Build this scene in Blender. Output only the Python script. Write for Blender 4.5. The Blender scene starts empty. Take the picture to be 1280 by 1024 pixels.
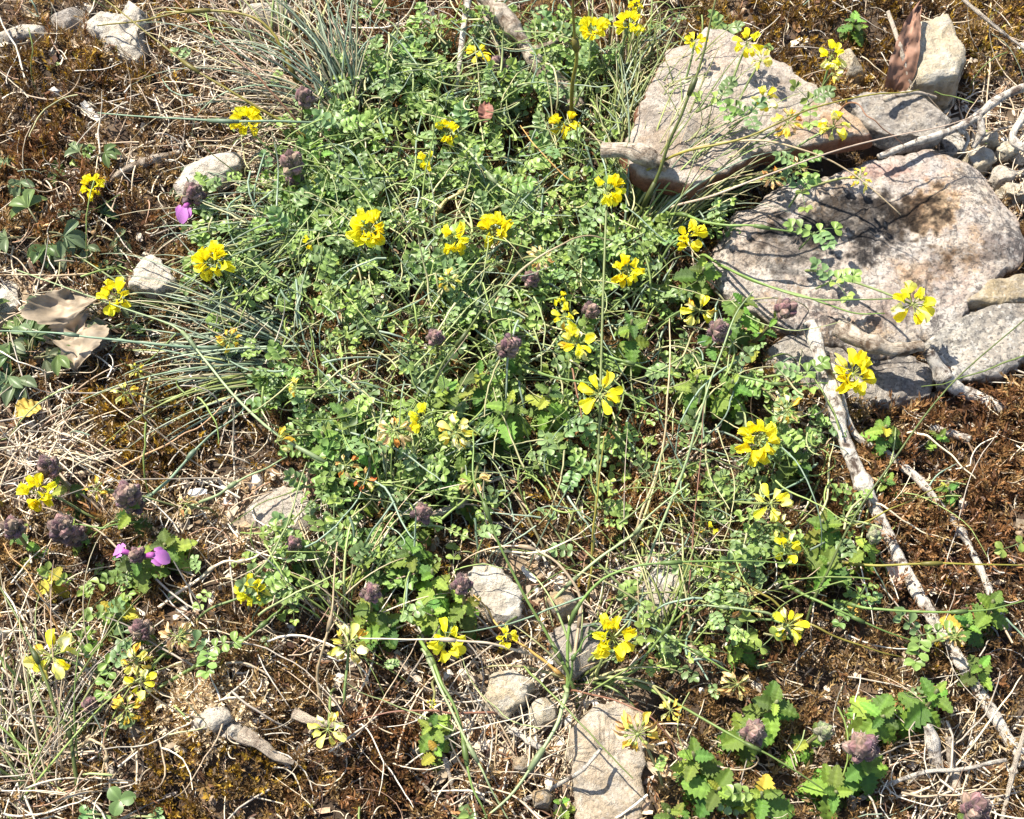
import bpy, math, random
import numpy as np
from mathutils import Vector, Matrix
R = random.Random(11)
rng = np.random.default_rng(11)
scene = bpy.context.scene
COL = scene.collection
PI = math.pi

# ------------------------------------------------------------------ camera
W, HH = 1280.0, 1024.0
DIST, PITCH, HFOV = 0.75, math.radians(62), math.radians(40)
CAM = np.array([0.0, -DIST * math.cos(PITCH), DIST * math.sin(PITCH)])
FWD = np.array([0.0, math.cos(PITCH), -math.sin(PITCH)])
UPV = np.array([0.0, math.sin(PITCH), math.cos(PITCH)])
TANH = math.tan(HFOV / 2)
cd = bpy.data.cameras.new('camera')
cd.sensor_width = 36
cd.lens = 18 / TANH
cd.clip_start = 0.01
cd.clip_end = 500
co = bpy.data.objects.new('camera', cd)
COL.objects.link(co)
co.location = CAM
co.rotation_euler = (PI / 2 - PITCH, 0, 0)
scene.camera = co


# ------------------------------------------------------------------ noise
def _hash(ix, iy, iz):
    n = (ix.astype(np.int64) * 374761393 + iy.astype(np.int64) * 668265263 + iz.astype(np.int64) * 1274126177) & 0xFFFFFFFF
    n = ((n ^ (n >> 13)) * 1274126177) & 0xFFFFFFFF
    n = ((n ^ (n >> 16)) * 2246822519) & 0xFFFFFFFF
    return ((n ^ (n >> 15)) & 0xFFFF) / 65535.0


def vn(x, y, z=None):
    x = np.asarray(x, float); y = np.asarray(y, float)
    z = np.zeros_like(x) if z is None else np.asarray(z, float)
    ix, iy, iz = np.floor(x), np.floor(y), np.floor(z)
    fx, fy, fz = x - ix, y - iy, z - iz
    fx = fx * fx * (3 - 2 * fx); fy = fy * fy * (3 - 2 * fy); fz = fz * fz * (3 - 2 * fz)
    r = 0
    for a in (0, 1):
        for b in (0, 1):
            for c in (0, 1):
                w = (fx if a else 1 - fx) * (fy if b else 1 - fy) * (fz if c else 1 - fz)
                r = r + w * _hash(ix + a, iy + b, iz + c)
    return r * 2 - 1


def px_plane(px, py, h=0.0):
    u = (px - W / 2) / (W / 2) * TANH
    v = (HH / 2 - py) / (W / 2) * TANH
    d = FWD + u * np.array([1.0, 0, 0]) + v * UPV
    t = (h - CAM[2]) / d[2]
    return CAM + d * t


MOUNDS = []
for (mx, my, r, a) in [(600, 290, .10, .010), (270, 930, .045, .012), (200, 560, .04, .006), (1210, 620, .06, .008),
                       (90, 120, .09, .010), (520, 950, .05, -.004), (670, 900, .04, -.006), (1080, 830, .06, -.003)]:
    p = px_plane(mx, my)
    MOUNDS.append((p[0], p[1], r, a))


def Hf(x, y):
    x = np.asarray(x, float); y = np.asarray(y, float)
    z = .006 * vn(x / .075, y / .075) + .0032 * vn(x / .026 + 7, y / .026) + .0014 * vn(x / .009, y / .009 + 3)
    for (a, b, r, h) in MOUNDS:
        z = z + h * np.exp(-((x - a) ** 2 + (y - b) ** 2) / (r * r))
    far = np.clip((np.hypot(x, y) - 1.0) / 6, 0, 1)
    return z * (1 - far * .5) + far * .25 * vn(x / 2.7, y / 2.7)


def at(px, py, h=None, lift=0.0):
    """world point seen at photo pixel px,py: on the ground (h None) or h metres above the zero plane"""
    if h is not None:
        return px_plane(px, py, h)
    z = 0.0
    for _ in range(6):
        p = px_plane(px, py, z + lift)
        z = float(Hf(p[0], p[1]))
    return px_plane(px, py, z + lift)


def mpp(p):
    return float(np.dot(np.asarray(p) - CAM, FWD)) * 2 * TANH / W


def proj(x, y, z):
    dx, dy, dz = x - CAM[0], y - CAM[1], z - CAM[2]
    f = dy * FWD[1] + dz * FWD[2]
    v = dy * UPV[1] + dz * UPV[2]
    return W / 2 + dx / f / TANH * W / 2, HH / 2 - v / f / TANH * W / 2


# ------------------------------------------------------------------ mesh building
class MB:
    def __init__(s):
        s.v, s.f, s.c, s.n = [], [], [], 0

    def add(s, V, F, c=(1, 1, 1)):
        V = np.asarray(V, float).reshape(-1, 3)
        c = np.asarray(c, float)
        if c.ndim == 1:
            c = np.tile(c, (len(V), 1))
        s.v.append(V); s.c.append(c)
        F = np.asarray(F, np.int64)
        s.f.append(F + s.n)
        s.n += len(V)

    def tube(s, P, Rr, k=6, c=(1, 1, 1), caps=True, flat=1.0):
        P = np.asarray(P, float); n = len(P)
        Rr = np.broadcast_to(np.asarray(Rr, float), (n,))
        T = np.gradient(P, axis=0)
        T /= np.linalg.norm(T, axis=1)[:, None] + 1e-12
        ref = np.array([0, 0, 1.0]) if abs(T[:, 2]).mean() < .8 else np.array([1.0, 0, 0])
        A = np.cross(T, ref); A /= np.linalg.norm(A, axis=1)[:, None] + 1e-12
        B = np.cross(A, T)
        an = np.arange(k) * 2 * PI / k
        V = P[:, None, :] + Rr[:, None, None] * (np.cos(an)[None, :, None] * A[:, None, :] + flat * np.sin(an)[None, :, None] * B[:, None, :])
        i, j = np.meshgrid(np.arange(n - 1), np.arange(k), indexing='ij')
        a = i * k + j; b = i * k + (j + 1) % k
        F = np.stack([a, b, b + k, a + k], -1).reshape(-1, 4)
        cc = np.asarray(c, float)
        if cc.ndim == 2 and len(cc) == n:
            cc = np.repeat(cc, k, axis=0)
        s.add(V.reshape(-1, 3), F, cc)
        if caps:
            for base, order in ((0, range(k - 1, -1, -1)), ((n - 1) * k, range(k))):
                o = list(order)
                cap = [[base + o[0], base + o[m], base + o[m + 1], base + o[m + 1]] for m in range(1, k - 1)]
                s.f.append(np.asarray(cap, np.int64) + s.n - n * k)

    def arrays(s):
        return np.concatenate(s.v), np.concatenate(s.f), np.concatenate(s.c)

    def mesh(s, name, mat, smooth=True):
        return mkmesh(name, *s.arrays(), mat, smooth)


def mkmesh(name, V, F, C, mat, smooth=True):
    """F is (n,4); a triangle repeats its last vertex"""
    me = bpy.data.meshes.new(name)
    tri = F[:, 2] == F[:, 3]
    me.vertices.add(len(V))
    me.vertices.foreach_set('co', V.astype(np.float32).ravel())
    Q, T = F[~tri], F[tri][:, :3]
    loops = np.concatenate([Q.ravel(), T.ravel()]).astype(np.int32)
    tot = np.concatenate([np.full(len(Q), 4), np.full(len(T), 3)]).astype(np.int32)
    st = np.concatenate([[0], np.cumsum(tot)[:-1]]).astype(np.int32)
    me.loops.add(len(loops)); me.polygons.add(len(tot))
    me.loops.foreach_set('vertex_index', loops)
    me.polygons.foreach_set('loop_start', st)
    me.polygons.foreach_set('loop_total', tot)
    me.polygons.foreach_set('use_smooth', np.full(len(tot), smooth))
    me.update(calc_edges=True)
    me.validate()
    a = me.color_attributes.new('Col', 'FLOAT_COLOR', 'POINT')
    a.data.foreach_set('color', np.c_[C, np.ones(len(C))].astype(np.float32).ravel())
    me.materials.append(mat)
    return me


def ob(name, me, parent=None, loc=None, rot=None, scale=None, M=None):
    o = bpy.data.objects.new(name, me)
    COL.objects.link(o)
    if parent is not None:
        o.parent = parent
    if M is not None:
        o.matrix_basis = M
    if loc is not None: o.location = loc
    if rot is not None: o.rotation_euler = rot
    if scale is not None: o.scale = (scale,) * 3 if not hasattr(scale, '__len__') else scale
    return o


LABELS = set()


def tag(o, label, cat, group=None, kind=None):
    if label: o['label'] = label; LABELS.add(label)
    if cat: o['category'] = cat
    if group: o['group'] = group
    if kind: o['kind'] = kind
    return o


def empty(name, loc, label=None, cat=None, group=None, rz=0.0):
    o = bpy.data.objects.new(name, None)
    o.empty_display_size = .005
    COL.objects.link(o)
    o.location = loc
    o.rotation_euler = (0, 0, rz)
    return tag(o, label, cat, group)


def frame(z, spin=0.0, x=None):
    """4x4 rotation with local Z along z"""
    z = Vector(z).normalized()
    ref = Vector(x) if x is not None else (Vector((0, 0, 1)) if abs(z.z) < .9 else Vector((1, 0, 0)))
    y = z.cross(ref).normalized()
    xx = y.cross(z).normalized()
    m = Matrix((xx, y, z)).transposed().to_4x4()
    return m @ Matrix.Rotation(spin, 4, 'Z')


def smooth_path(pts, n=24):
    """Catmull-Rom through the points"""
    P = np.asarray(pts, float)
    if len(P) == 2:
        t = np.linspace(0, 1, n)[:, None]
        return P[0] * (1 - t) + P[1] * t
    E = np.vstack([2 * P[0] - P[1], P, 2 * P[-1] - P[-2]])
    out = []
    seg = len(P) - 1
    for u in np.linspace(0, seg, n):
        i = min(int(u), seg - 1); t = u - i
        a, b, c, d = E[i], E[i + 1], E[i + 2], E[i + 3]
        out.append(.5 * (2 * b + (c - a) * t + (2 * a - 5 * b + 4 * c - d) * t * t + (3 * b - a - 3 * c + d) * t ** 3))
    return np.array(out)


# ------------------------------------------------------------------ materials
def nodes(name):
    m = bpy.data.materials.new(name)
    m.use_nodes = True
    nt = m.node_tree
    for n in list(nt.nodes):
        nt.nodes.remove(n)
    out = nt.nodes.new('ShaderNodeOutputMaterial')

    def N(t, **k):
        n = nt.nodes.new('ShaderNode' + t)
        for a, b in k.items():
            if a.startswith('i_'):
                n.inputs[a[2:].replace('_', ' ')].default_value = b
            else:
                setattr(n, a, b)
        return n

    def L(a, b):
        nt.links.new(a, b)
    return m, out, N, L


def plant_mat(name, trans=.35, rough=.45, var=.35, hue=.025, mott=.25, mscale=400, spec=.4, tcol=(1.3, 1.35, .6), sheen=0.0, bump=0.0):
    m, out, N, L = nodes(name)
    at_ = N('Attribute', attribute_name='Col')
    oi = N('ObjectInfo')
    tc = N('TexCoord')
    nz = N('TexNoise', i_Scale=mscale, i_Detail=4.0)
    L(tc.outputs['Object'], nz.inputs['Vector'])
    mr = N('MapRange', i_From_Min=.3, i_From_Max=.7, i_To_Min=1 - mott, i_To_Max=1 + mott)
    L(nz.outputs['Fac'], mr.inputs['Value'])
    mo = N('MapRange', i_To_Min=1 - var, i_To_Max=1 + var)
    L(oi.outputs['Random'], mo.inputs['Value'])
    mu = N('Math', operation='MULTIPLY')
    L(mr.outputs[0], mu.inputs[0]); L(mo.outputs[0], mu.inputs[1])
    mh = N('Math', operation='MULTIPLY', use_clamp=False); mh.inputs[1].default_value = 17.31
    L(oi.outputs['Random'], mh.inputs[0])
    fr = N('Math', operation='FRACT'); L(mh.outputs[0], fr.inputs[0])
    hm = N('MapRange', i_To_Min=.5 - hue, i_To_Max=.5 + hue)
    L(fr.outputs[0], hm.inputs['Value'])
    hs = N('HueSaturation')
    L(at_.outputs['Color'], hs.inputs['Color']); L(mu.outputs[0], hs.inputs['Value']); L(hm.outputs[0], hs.inputs['Hue'])
    pb = N('BsdfPrincipled', i_Roughness=rough)
    pb.inputs['Specular IOR Level'].default_value = spec
    if sheen: pb.inputs['Sheen Weight'].default_value = sheen
    L(hs.outputs[0], pb.inputs['Base Color'])
    if bump:
        b = N('Bump', i_Strength=bump, i_Distance=.0004)
        L(nz.outputs['Fac'], b.inputs['Height']); L(b.outputs[0], pb.inputs['Normal'])
    if trans:
        tl = N('BsdfTranslucent')
        tm = N('Mix', data_type='RGBA', blend_type='MULTIPLY'); tm.inputs[0].default_value = 1
        L(hs.outputs[0], tm.inputs[6]); tm.inputs[7].default_value = (*tcol, 1)
        L(tm.outputs[2], tl.inputs['Color'])
        mx = N('MixShader'); mx.inputs[0].default_value = trans
        L(pb.outputs[0], mx.inputs[1]); L(tl.outputs[0], mx.inputs[2])
        L(mx.outputs[0], out.inputs['Surface'])
    else:
        L(pb.outputs[0], out.inputs['Surface'])
    return m


def ramp(N, stops):
    r = N('ValToRGB')
    el = r.color_ramp.elements
    while len(el) > 1: el.remove(el[-1])
    el[0].position, el[0].color = stops[0][0], (*stops[0][1], 1)
    for p, c in stops[1:]:
        e = el.new(p); e.color = (*c, 1)
    return r


def rock_mat(name, base, second, dark=.5, ochre=.0, speck=.4, white=.0, seed=0.0):
    m, out, N, L = nodes(name)
    tc = N('TexCoord')
    mp = N('Mapping'); mp.inputs['Location'].default_value = (seed, seed * 1.7, seed * .3)
    L(tc.outputs['Object'], mp.inputs['Vector'])

    def noise(s, d=6.0, rough=.62, dist=0.0):
        n = N('TexNoise', i_Scale=s, i_Detail=d, i_Roughness=rough, i_Distortion=dist)
        L(mp.outputs[0], n.inputs['Vector']); return n.outputs['Fac']

    grain = noise(260, 8, .75)

    def blot(s, d, lo, hi, top, k=.5, dist=.6):
        m1 = N('Math', operation='MULTIPLY_ADD'); L(grain, m1.inputs[0]); m1.inputs[1].default_value = k; m1.inputs[2].default_value = -k * .5
        m2 = N('Math', operation='ADD'); L(noise(s, d, .62, dist), m2.inputs[0]); L(m1.outputs[0], m2.inputs[1])
        return step(m2.outputs[0], lo, hi, top)

    def mix(fac, a, b, bt='MIX'):
        x = N('Mix', data_type='RGBA', blend_type=bt)
        L(fac, x.inputs[0])
        (L(a, x.inputs[6]) if not isinstance(a, tuple) else setattr(x.inputs[6], 'default_value', (*a, 1)))
        (L(b, x.inputs[7]) if not isinstance(b, tuple) else setattr(x.inputs[7], 'default_value', (*b, 1)))
        return x.outputs[2]

    def step(fac, lo, hi, top=1.0):
        r = N('MapRange', i_From_Min=lo, i_From_Max=hi, i_To_Max=top)
        L(fac, r.inputs['Value']); return r.outputs[0]
    ca = N('Attribute', attribute_name='Col')
    c = mix(step(noise(22, dist=1.0), .44, .56), base, second)
    c = mix(step(noise(75, 9, .8), .44, .58, .55), c, tuple(q * .55 for q in base))
    if ochre: c = mix(blot(18, 5, .52, .60, ochre, .4, 1.5), c, (.42, .24, .08))
    if white: c = mix(blot(70, 5, .50, .58, white, .6), c, (.62, .6, .55))
    c = mix(blot(30, 6, .53, .60, dark, .8, .8), c, (.045, .042, .045))
    c = mix(step(noise(480, 3, .6), .53, .60, speck), c, (.05, .047, .05))
    c = mix(step(noise(350, 3, .6), .57, .62, speck), c, (.62, .58, .52))
    c = mix(step(noise(1400, 3, .8), .35, .65, .5), c, tuple(q * .5 for q in base))
    cm = N('Mix', data_type='RGBA', blend_type='MULTIPLY'); cm.inputs[0].default_value = 1
    L(c, cm.inputs[6]); L(ca.outputs['Color'], cm.inputs[7]); c = cm.outputs[2]
    vo = N('TexVoronoi', i_Scale=90.0, feature='DISTANCE_TO_EDGE'); L(mp.outputs[0], vo.inputs['Vector'])
    pb = N('BsdfPrincipled', i_Roughness=.85)
    pb.inputs['Specular IOR Level'].default_value = .2
    L(c, pb.inputs['Base Color'])
    h1 = noise(160, 10, .72); h2 = noise(700, 6, .7)
    ad = N('Math', operation='MULTIPLY_ADD'); L(h2, ad.inputs[0]); ad.inputs[1].default_value = .35; L(h1, ad.inputs[2])
    b = N('Bump', i_Strength=1.0, i_Distance=.004)
    L(ad.outputs[0], b.inputs['Height']); L(b.outputs[0], pb.inputs['Normal'])
    L(pb.outputs[0], out.inputs['Surface'])
    return m


def wood_mat(name, pale, dark, amount=.5, seed=0.0):
    m, out, N, L = nodes(name)
    tc = N('TexCoord')
    at_ = N('Attribute', attribute_name='Col')   # r = distance along, g = around
    mp = N('Mapping'); mp.inputs['Scale'].default_value = (1, 12, 1); mp.inputs['Location'].default_value = (seed, seed, seed)
    L(at_.outputs['Vector'], mp.inputs['Vector'])
    n1 = N('TexNoise', i_Scale=2.2, i_Detail=8.0, i_Roughness=.7, i_Distortion=.6); L(mp.outputs[0], n1.inputs['Vector'])
    n2 = N('TexNoise', i_Scale=130.0, i_Detail=8.0, i_Roughness=.72, i_Distortion=.5); L(tc.outputs['Object'], n2.inputs['Vector'])
    n3 = N('TexNoise', i_Scale=900.0, i_Detail=4.0); L(tc.outputs['Object'], n3.inputs['Vector'])
    r2 = ramp(N, [(.38, dark), (.38 + .16 * amount, tuple(.5 * a + .5 * b for a, b in zip(pale, dark))), (.42 + .25 * amount, pale), (.85, tuple(min(1, a * 1.2) for a in pale))])
    L(n2.outputs['Fac'], r2.inputs[0])
    r1 = ramp(N, [(.3, (.55, .48, .42)), (.45, (1, 1, 1)), (.75, (1.0, .95, .88))])
    L(n1.outputs['Fac'], r1.inputs[0])
    mx = N('Mix', data_type='RGBA', blend_type='MULTIPLY'); mx.inputs[0].default_value = .8
    L(r2.outputs[0], mx.inputs[6]); L(r1.outputs[0], mx.inputs[7])
    pb = N('BsdfPrincipled', i_Roughness=.8); pb.inputs['Specular IOR Level'].default_value = .2
    L(mx.outputs[2], pb.inputs['Base Color'])
    ad = N('Math', operation='ADD'); L(n2.outputs['Fac'], ad.inputs[0]); L(n1.outputs['Fac'], ad.inputs[1])
    a2 = N('Math', operation='MULTIPLY_ADD'); L(n3.outputs['Fac'], a2.inputs[0]); a2.inputs[1].default_value = .3; L(ad.outputs[0], a2.inputs[2])
    b = N('Bump', i_Strength=1.0, i_Distance=.002); L(a2.outputs[0], b.inputs['Height']); L(b.outputs[0], pb.inputs['Normal'])
    L(pb.outputs[0], out.inputs['Surface'])
    return m


M_leaf = plant_mat('germander_leaf', .3, .45, .42, .032, .28, 350, .45, bump=.5)
M_vetch = plant_mat('vetch_leaf', .28, .42, .25, .015, .15, 500, .4, tcol=(1.2, 1.3, .7))
M_stem = plant_mat('green_stem', .1, .5, .25, .02, .2, 300)
M_grass = plant_mat('grass_blade', .2, .4, .3, .02, .15, 200, .5)
M_petal = plant_mat('yellow_petal', .34, .5, .08, .01, .14, 600, .25, tcol=(1.0, 1.0, .6))
M_dry = plant_mat('dry_petal', .3, .6, .2, .02, .3, 500, .2, tcol=(1.1, 1, .8))
M_pink = plant_mat('pink_petal', .4, .5, .1, .01, .15, 600, .25, tcol=(1.1, .9, 1.1))
M_bud = plant_mat('purple_bud', .08, .6, .35, .03, .3, 700, .3, tcol=(1, 1, 1), sheen=.08)
M_moss = plant_mat('moss_frond', .2, .42, .0, .0, .2, 300, .45, tcol=(1.3, 1.1, .6))
M_straw = plant_mat('dry_straw', .08, .55, .0, .0, .25, 250, .4, tcol=(1, 1, 1))
M_stalk = plant_mat('stalk', .08, .5, .1, .01, .22, 150, .4, tcol=(1.1, 1.1, .8))
M_deadleaf = plant_mat('dead_leaf', .22, .6, .0, .0, .3, 160, .3, tcol=(1.1, .9, .7), bump=.6)
M_chip = plant_mat('stone_chip', 0, .85, .0, .0, .35, 500, .2, bump=.8)
# ------------------------------------------------------------------ world and sun
sun_v = Vector((-.52, .42, .95)).normalized()      # towards the sun
w = bpy.data.worlds.new('World'); scene.world = w; w.use_nodes = True
nt = w.node_tree
bg = nt.nodes['Background']
sky = nt.nodes.new('ShaderNodeTexSky'); sky.sky_type = 'NISHITA'; sky.sun_disc = False
sky.sun_elevation = math.asin(sun_v.z)
sky.sun_rotation = math.atan2(sun_v.x, sun_v.y)
nt.links.new(sky.outputs[0], bg.inputs[0]); bg.inputs[1].default_value = .10
sl = bpy.data.lights.new('sun', 'SUN'); sl.energy = 5.0; sl.angle = math.radians(.5); sl.color = (1, .94, .83)
so = bpy.data.objects.new('sun', sl); COL.objects.link(so)
so.location = sun_v * 3
so.rotation_euler = sun_v.to_track_quat('Z', 'Y').to_euler()
scene.view_settings.view_transform = 'Standard'
scene.view_settings.look = 'None'
scene.view_settings.gamma = 1
scene.view_settings.exposure = 1.33
scene.cycles.max_bounces = 6
scene.cycles.diffuse_bounces = 3
scene.cycles.transmission_bounces = 3
scene.cycles.use_denoising = True
scene.cycles.denoising_prefilter = 'ACCURATE'

# ------------------------------------------------------------------ zones (ellipses in the photo's ground pixels)
Z_GREEN = [(640, 560, 60, 60, .6), (880, 620, 60, 60, .6), (500, 640, 60, 60, .7), (530, 680, 80, 90, .5), (500, 560, 110, 90, .9), (700, 540, 90, 70, .5), (830, 520, 90, 110, .6), (960, 620, 80, 90, .5), (330, 420, 90, 70, .3), (380, 300, 100, 110, .8), (840, 240, 70, 90, .6), (600, 160, 190, 90, .9), (180, 720, 90, 70, .15), (1040, 690, 60, 80, .5), (860, 800, 90, 60, .5), (600, 250, 200, 130, 1), (470, 350, 170, 100, 1), (620, 430, 170, 90, .9), (700, 170, 120, 90, .9), (600, 120, 110, 60, .8),
           (420, 490, 90, 60, .7), (790, 330, 80, 90, .7), (370, 720, 60, 50, .7), (940, 690, 90, 50, .6), (860, 770, 70, 40, .5),
           (520, 600, 70, 60, .5), (320, 340, 70, 60, .6), (850, 130, 60, 90, .4), (880, 470, 70, 90, .5), (700, 620, 90, 80, .35), (240, 460, 40, 30, .1)]
Z_STRAW = [(330, 90, 150, 110, 1), (330, 190, 120, 60, 1), (60, 900, 100, 150, 1), (430, 900, 120, 70, .6), (620, 930, 90, 100, 1), (60, 560, 90, 70, 1),
           (300, 850, 120, 60, .7), (1200, 190, 90, 70, 1), (330, 650, 130, 60, 1), (1180, 960, 90, 60, .7), (700, 760, 120, 60, .8), (240, 470, 90, 40, .6),
           (160, 240, 100, 50, .5), (820, 740, 80, 60, .6), (40, 380, 60, 60, .5)]
Z_BARE = [(330, 635, 70, 40, 1), (1230, 200, 60, 50, 1), (680, 880, 110, 60, .9), (820, 735, 60, 40, .9), (640, 740, 60, 40, .9), (40, 400, 50, 50, .7),
          (760, 960, 50, 70, 1), (270, 890, 40, 30, .7), (60, 560, 60, 40, .5)]
Z_ORANGE = [(1190, 620, 130, 130, 1), (780, 590, 80, 60, .9), (480, 60, 90, 80, .8), (40, 240, 80, 60, .9), (520, 950, 110, 80, .8), (500, 380, 60, 40, .6), (1260, 490, 50, 60, 1)]
Z_GOLD = [(60, 110, 90, 60, .7), (320, 90, 110, 60, .6), (420, 970, 60, 50, .5), (620, 640, 60, 50, .5), (230, 960, 80, 70, 1.3), (200, 550, 110, 70, 1), (1000, 50, 130, 60, 1), (250, 970, 110, 60, .9), (240, 60, 90, 50, .6), (1230, 60, 60, 60, .9), (820, 640, 50, 40, .8), (90, 230, 60, 40, .4)]


def zone(Z, px, py):
    r = np.zeros_like(px)
    for (cx, cy, rx, ry, a) in Z:
        d = ((px - cx) / rx) ** 2 + ((py - cy) / ry) ** 2
        r = np.maximum(r, a * np.clip(1.5 - d * .8, 0, 1))
    return r


ROCK_POLYS = []     # world outlines, filled in by rock()


def in_rock(x, y, grow=1.0):
    m = np.zeros(len(x), bool)
    for (cx, cy, TH, RR, _) in ROCK_POLYS:
        th = np.arctan2(y - cy, x - cx)
        m |= np.hypot(x - cx, y - cy) < np.interp(th, TH, RR, period=2 * PI) * grow
    return m


# ------------------------------------------------------------------ ground sheet
def make_ground():
    fine = np.arange(-.56, .561, .0032)
    ext = .56 + np.cumsum(.004 * 1.16 ** np.arange(52))
    ax = np.concatenate([-ext[::-1], fine, ext])
    X, Y = np.meshgrid(ax, ax, indexing='ij')
    n = len(ax)
    Z = Hf(X, Y) - .0012
    V = np.stack([X, Y, Z], -1).reshape(-1, 3)
    i, j = np.meshgrid(np.arange(n - 1), np.arange(n - 1), indexing='ij')
    a = i * n + j
    F = np.stack([a, a + n, a + n + 1, a + 1], -1).reshape(-1, 4)
    px, py = proj(V[:, 0], V[:, 1], V[:, 2])
    bare = zone(Z_BARE, px, py)
    bare[V[:, 1] < CAM[1] * .9] = .3
    bare = np.clip(bare + .25 * vn(V[:, 0] / .02, V[:, 1] / .02), 0, 1)[:, None]
    C = (1 - bare) * np.array([.06, .038, .022]) + bare * np.array([.38, .29, .19])
    m, out, N, L = nodes('soil')
    at_ = N('Attribute', attribute_name='Col'); tc = N('TexCoord')
    n1 = N('TexNoise', i_Scale=120.0, i_Detail=9.0, i_Roughness=.75); L(tc.outputs['Object'], n1.inputs['Vector'])
    r = ramp(N, [(.3, (.4, .35, .3)), (.5, (1, 1, 1)), (.7, (1.9, 1.6, 1.3))]); L(n1.outputs['Fac'], r.inputs[0])
    mx = N('Mix', data_type='RGBA', blend_type='MULTIPLY'); mx.inputs[0].default_value = 1
    L(at_.outputs['Color'], mx.inputs[6]); L(r.outputs[0], mx.inputs[7])
    pb = N('BsdfPrincipled', i_Roughness=.9); L(mx.outputs[2], pb.inputs['Base Color'])
    b = N('Bump', i_Strength=1.0, i_Distance=.003); L(n1.outputs['Fac'], b.inputs['Height']); L(b.outputs[0], pb.inputs['Normal'])
    L(pb.outputs[0], out.inputs['Surface'])
    g = ob('ground', mkmesh('ground', V, F, C, m))
    tag(g, 'dark brown soil with pale sandy patches under the moss and plants', None, None, 'structure')


make_ground()


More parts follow.
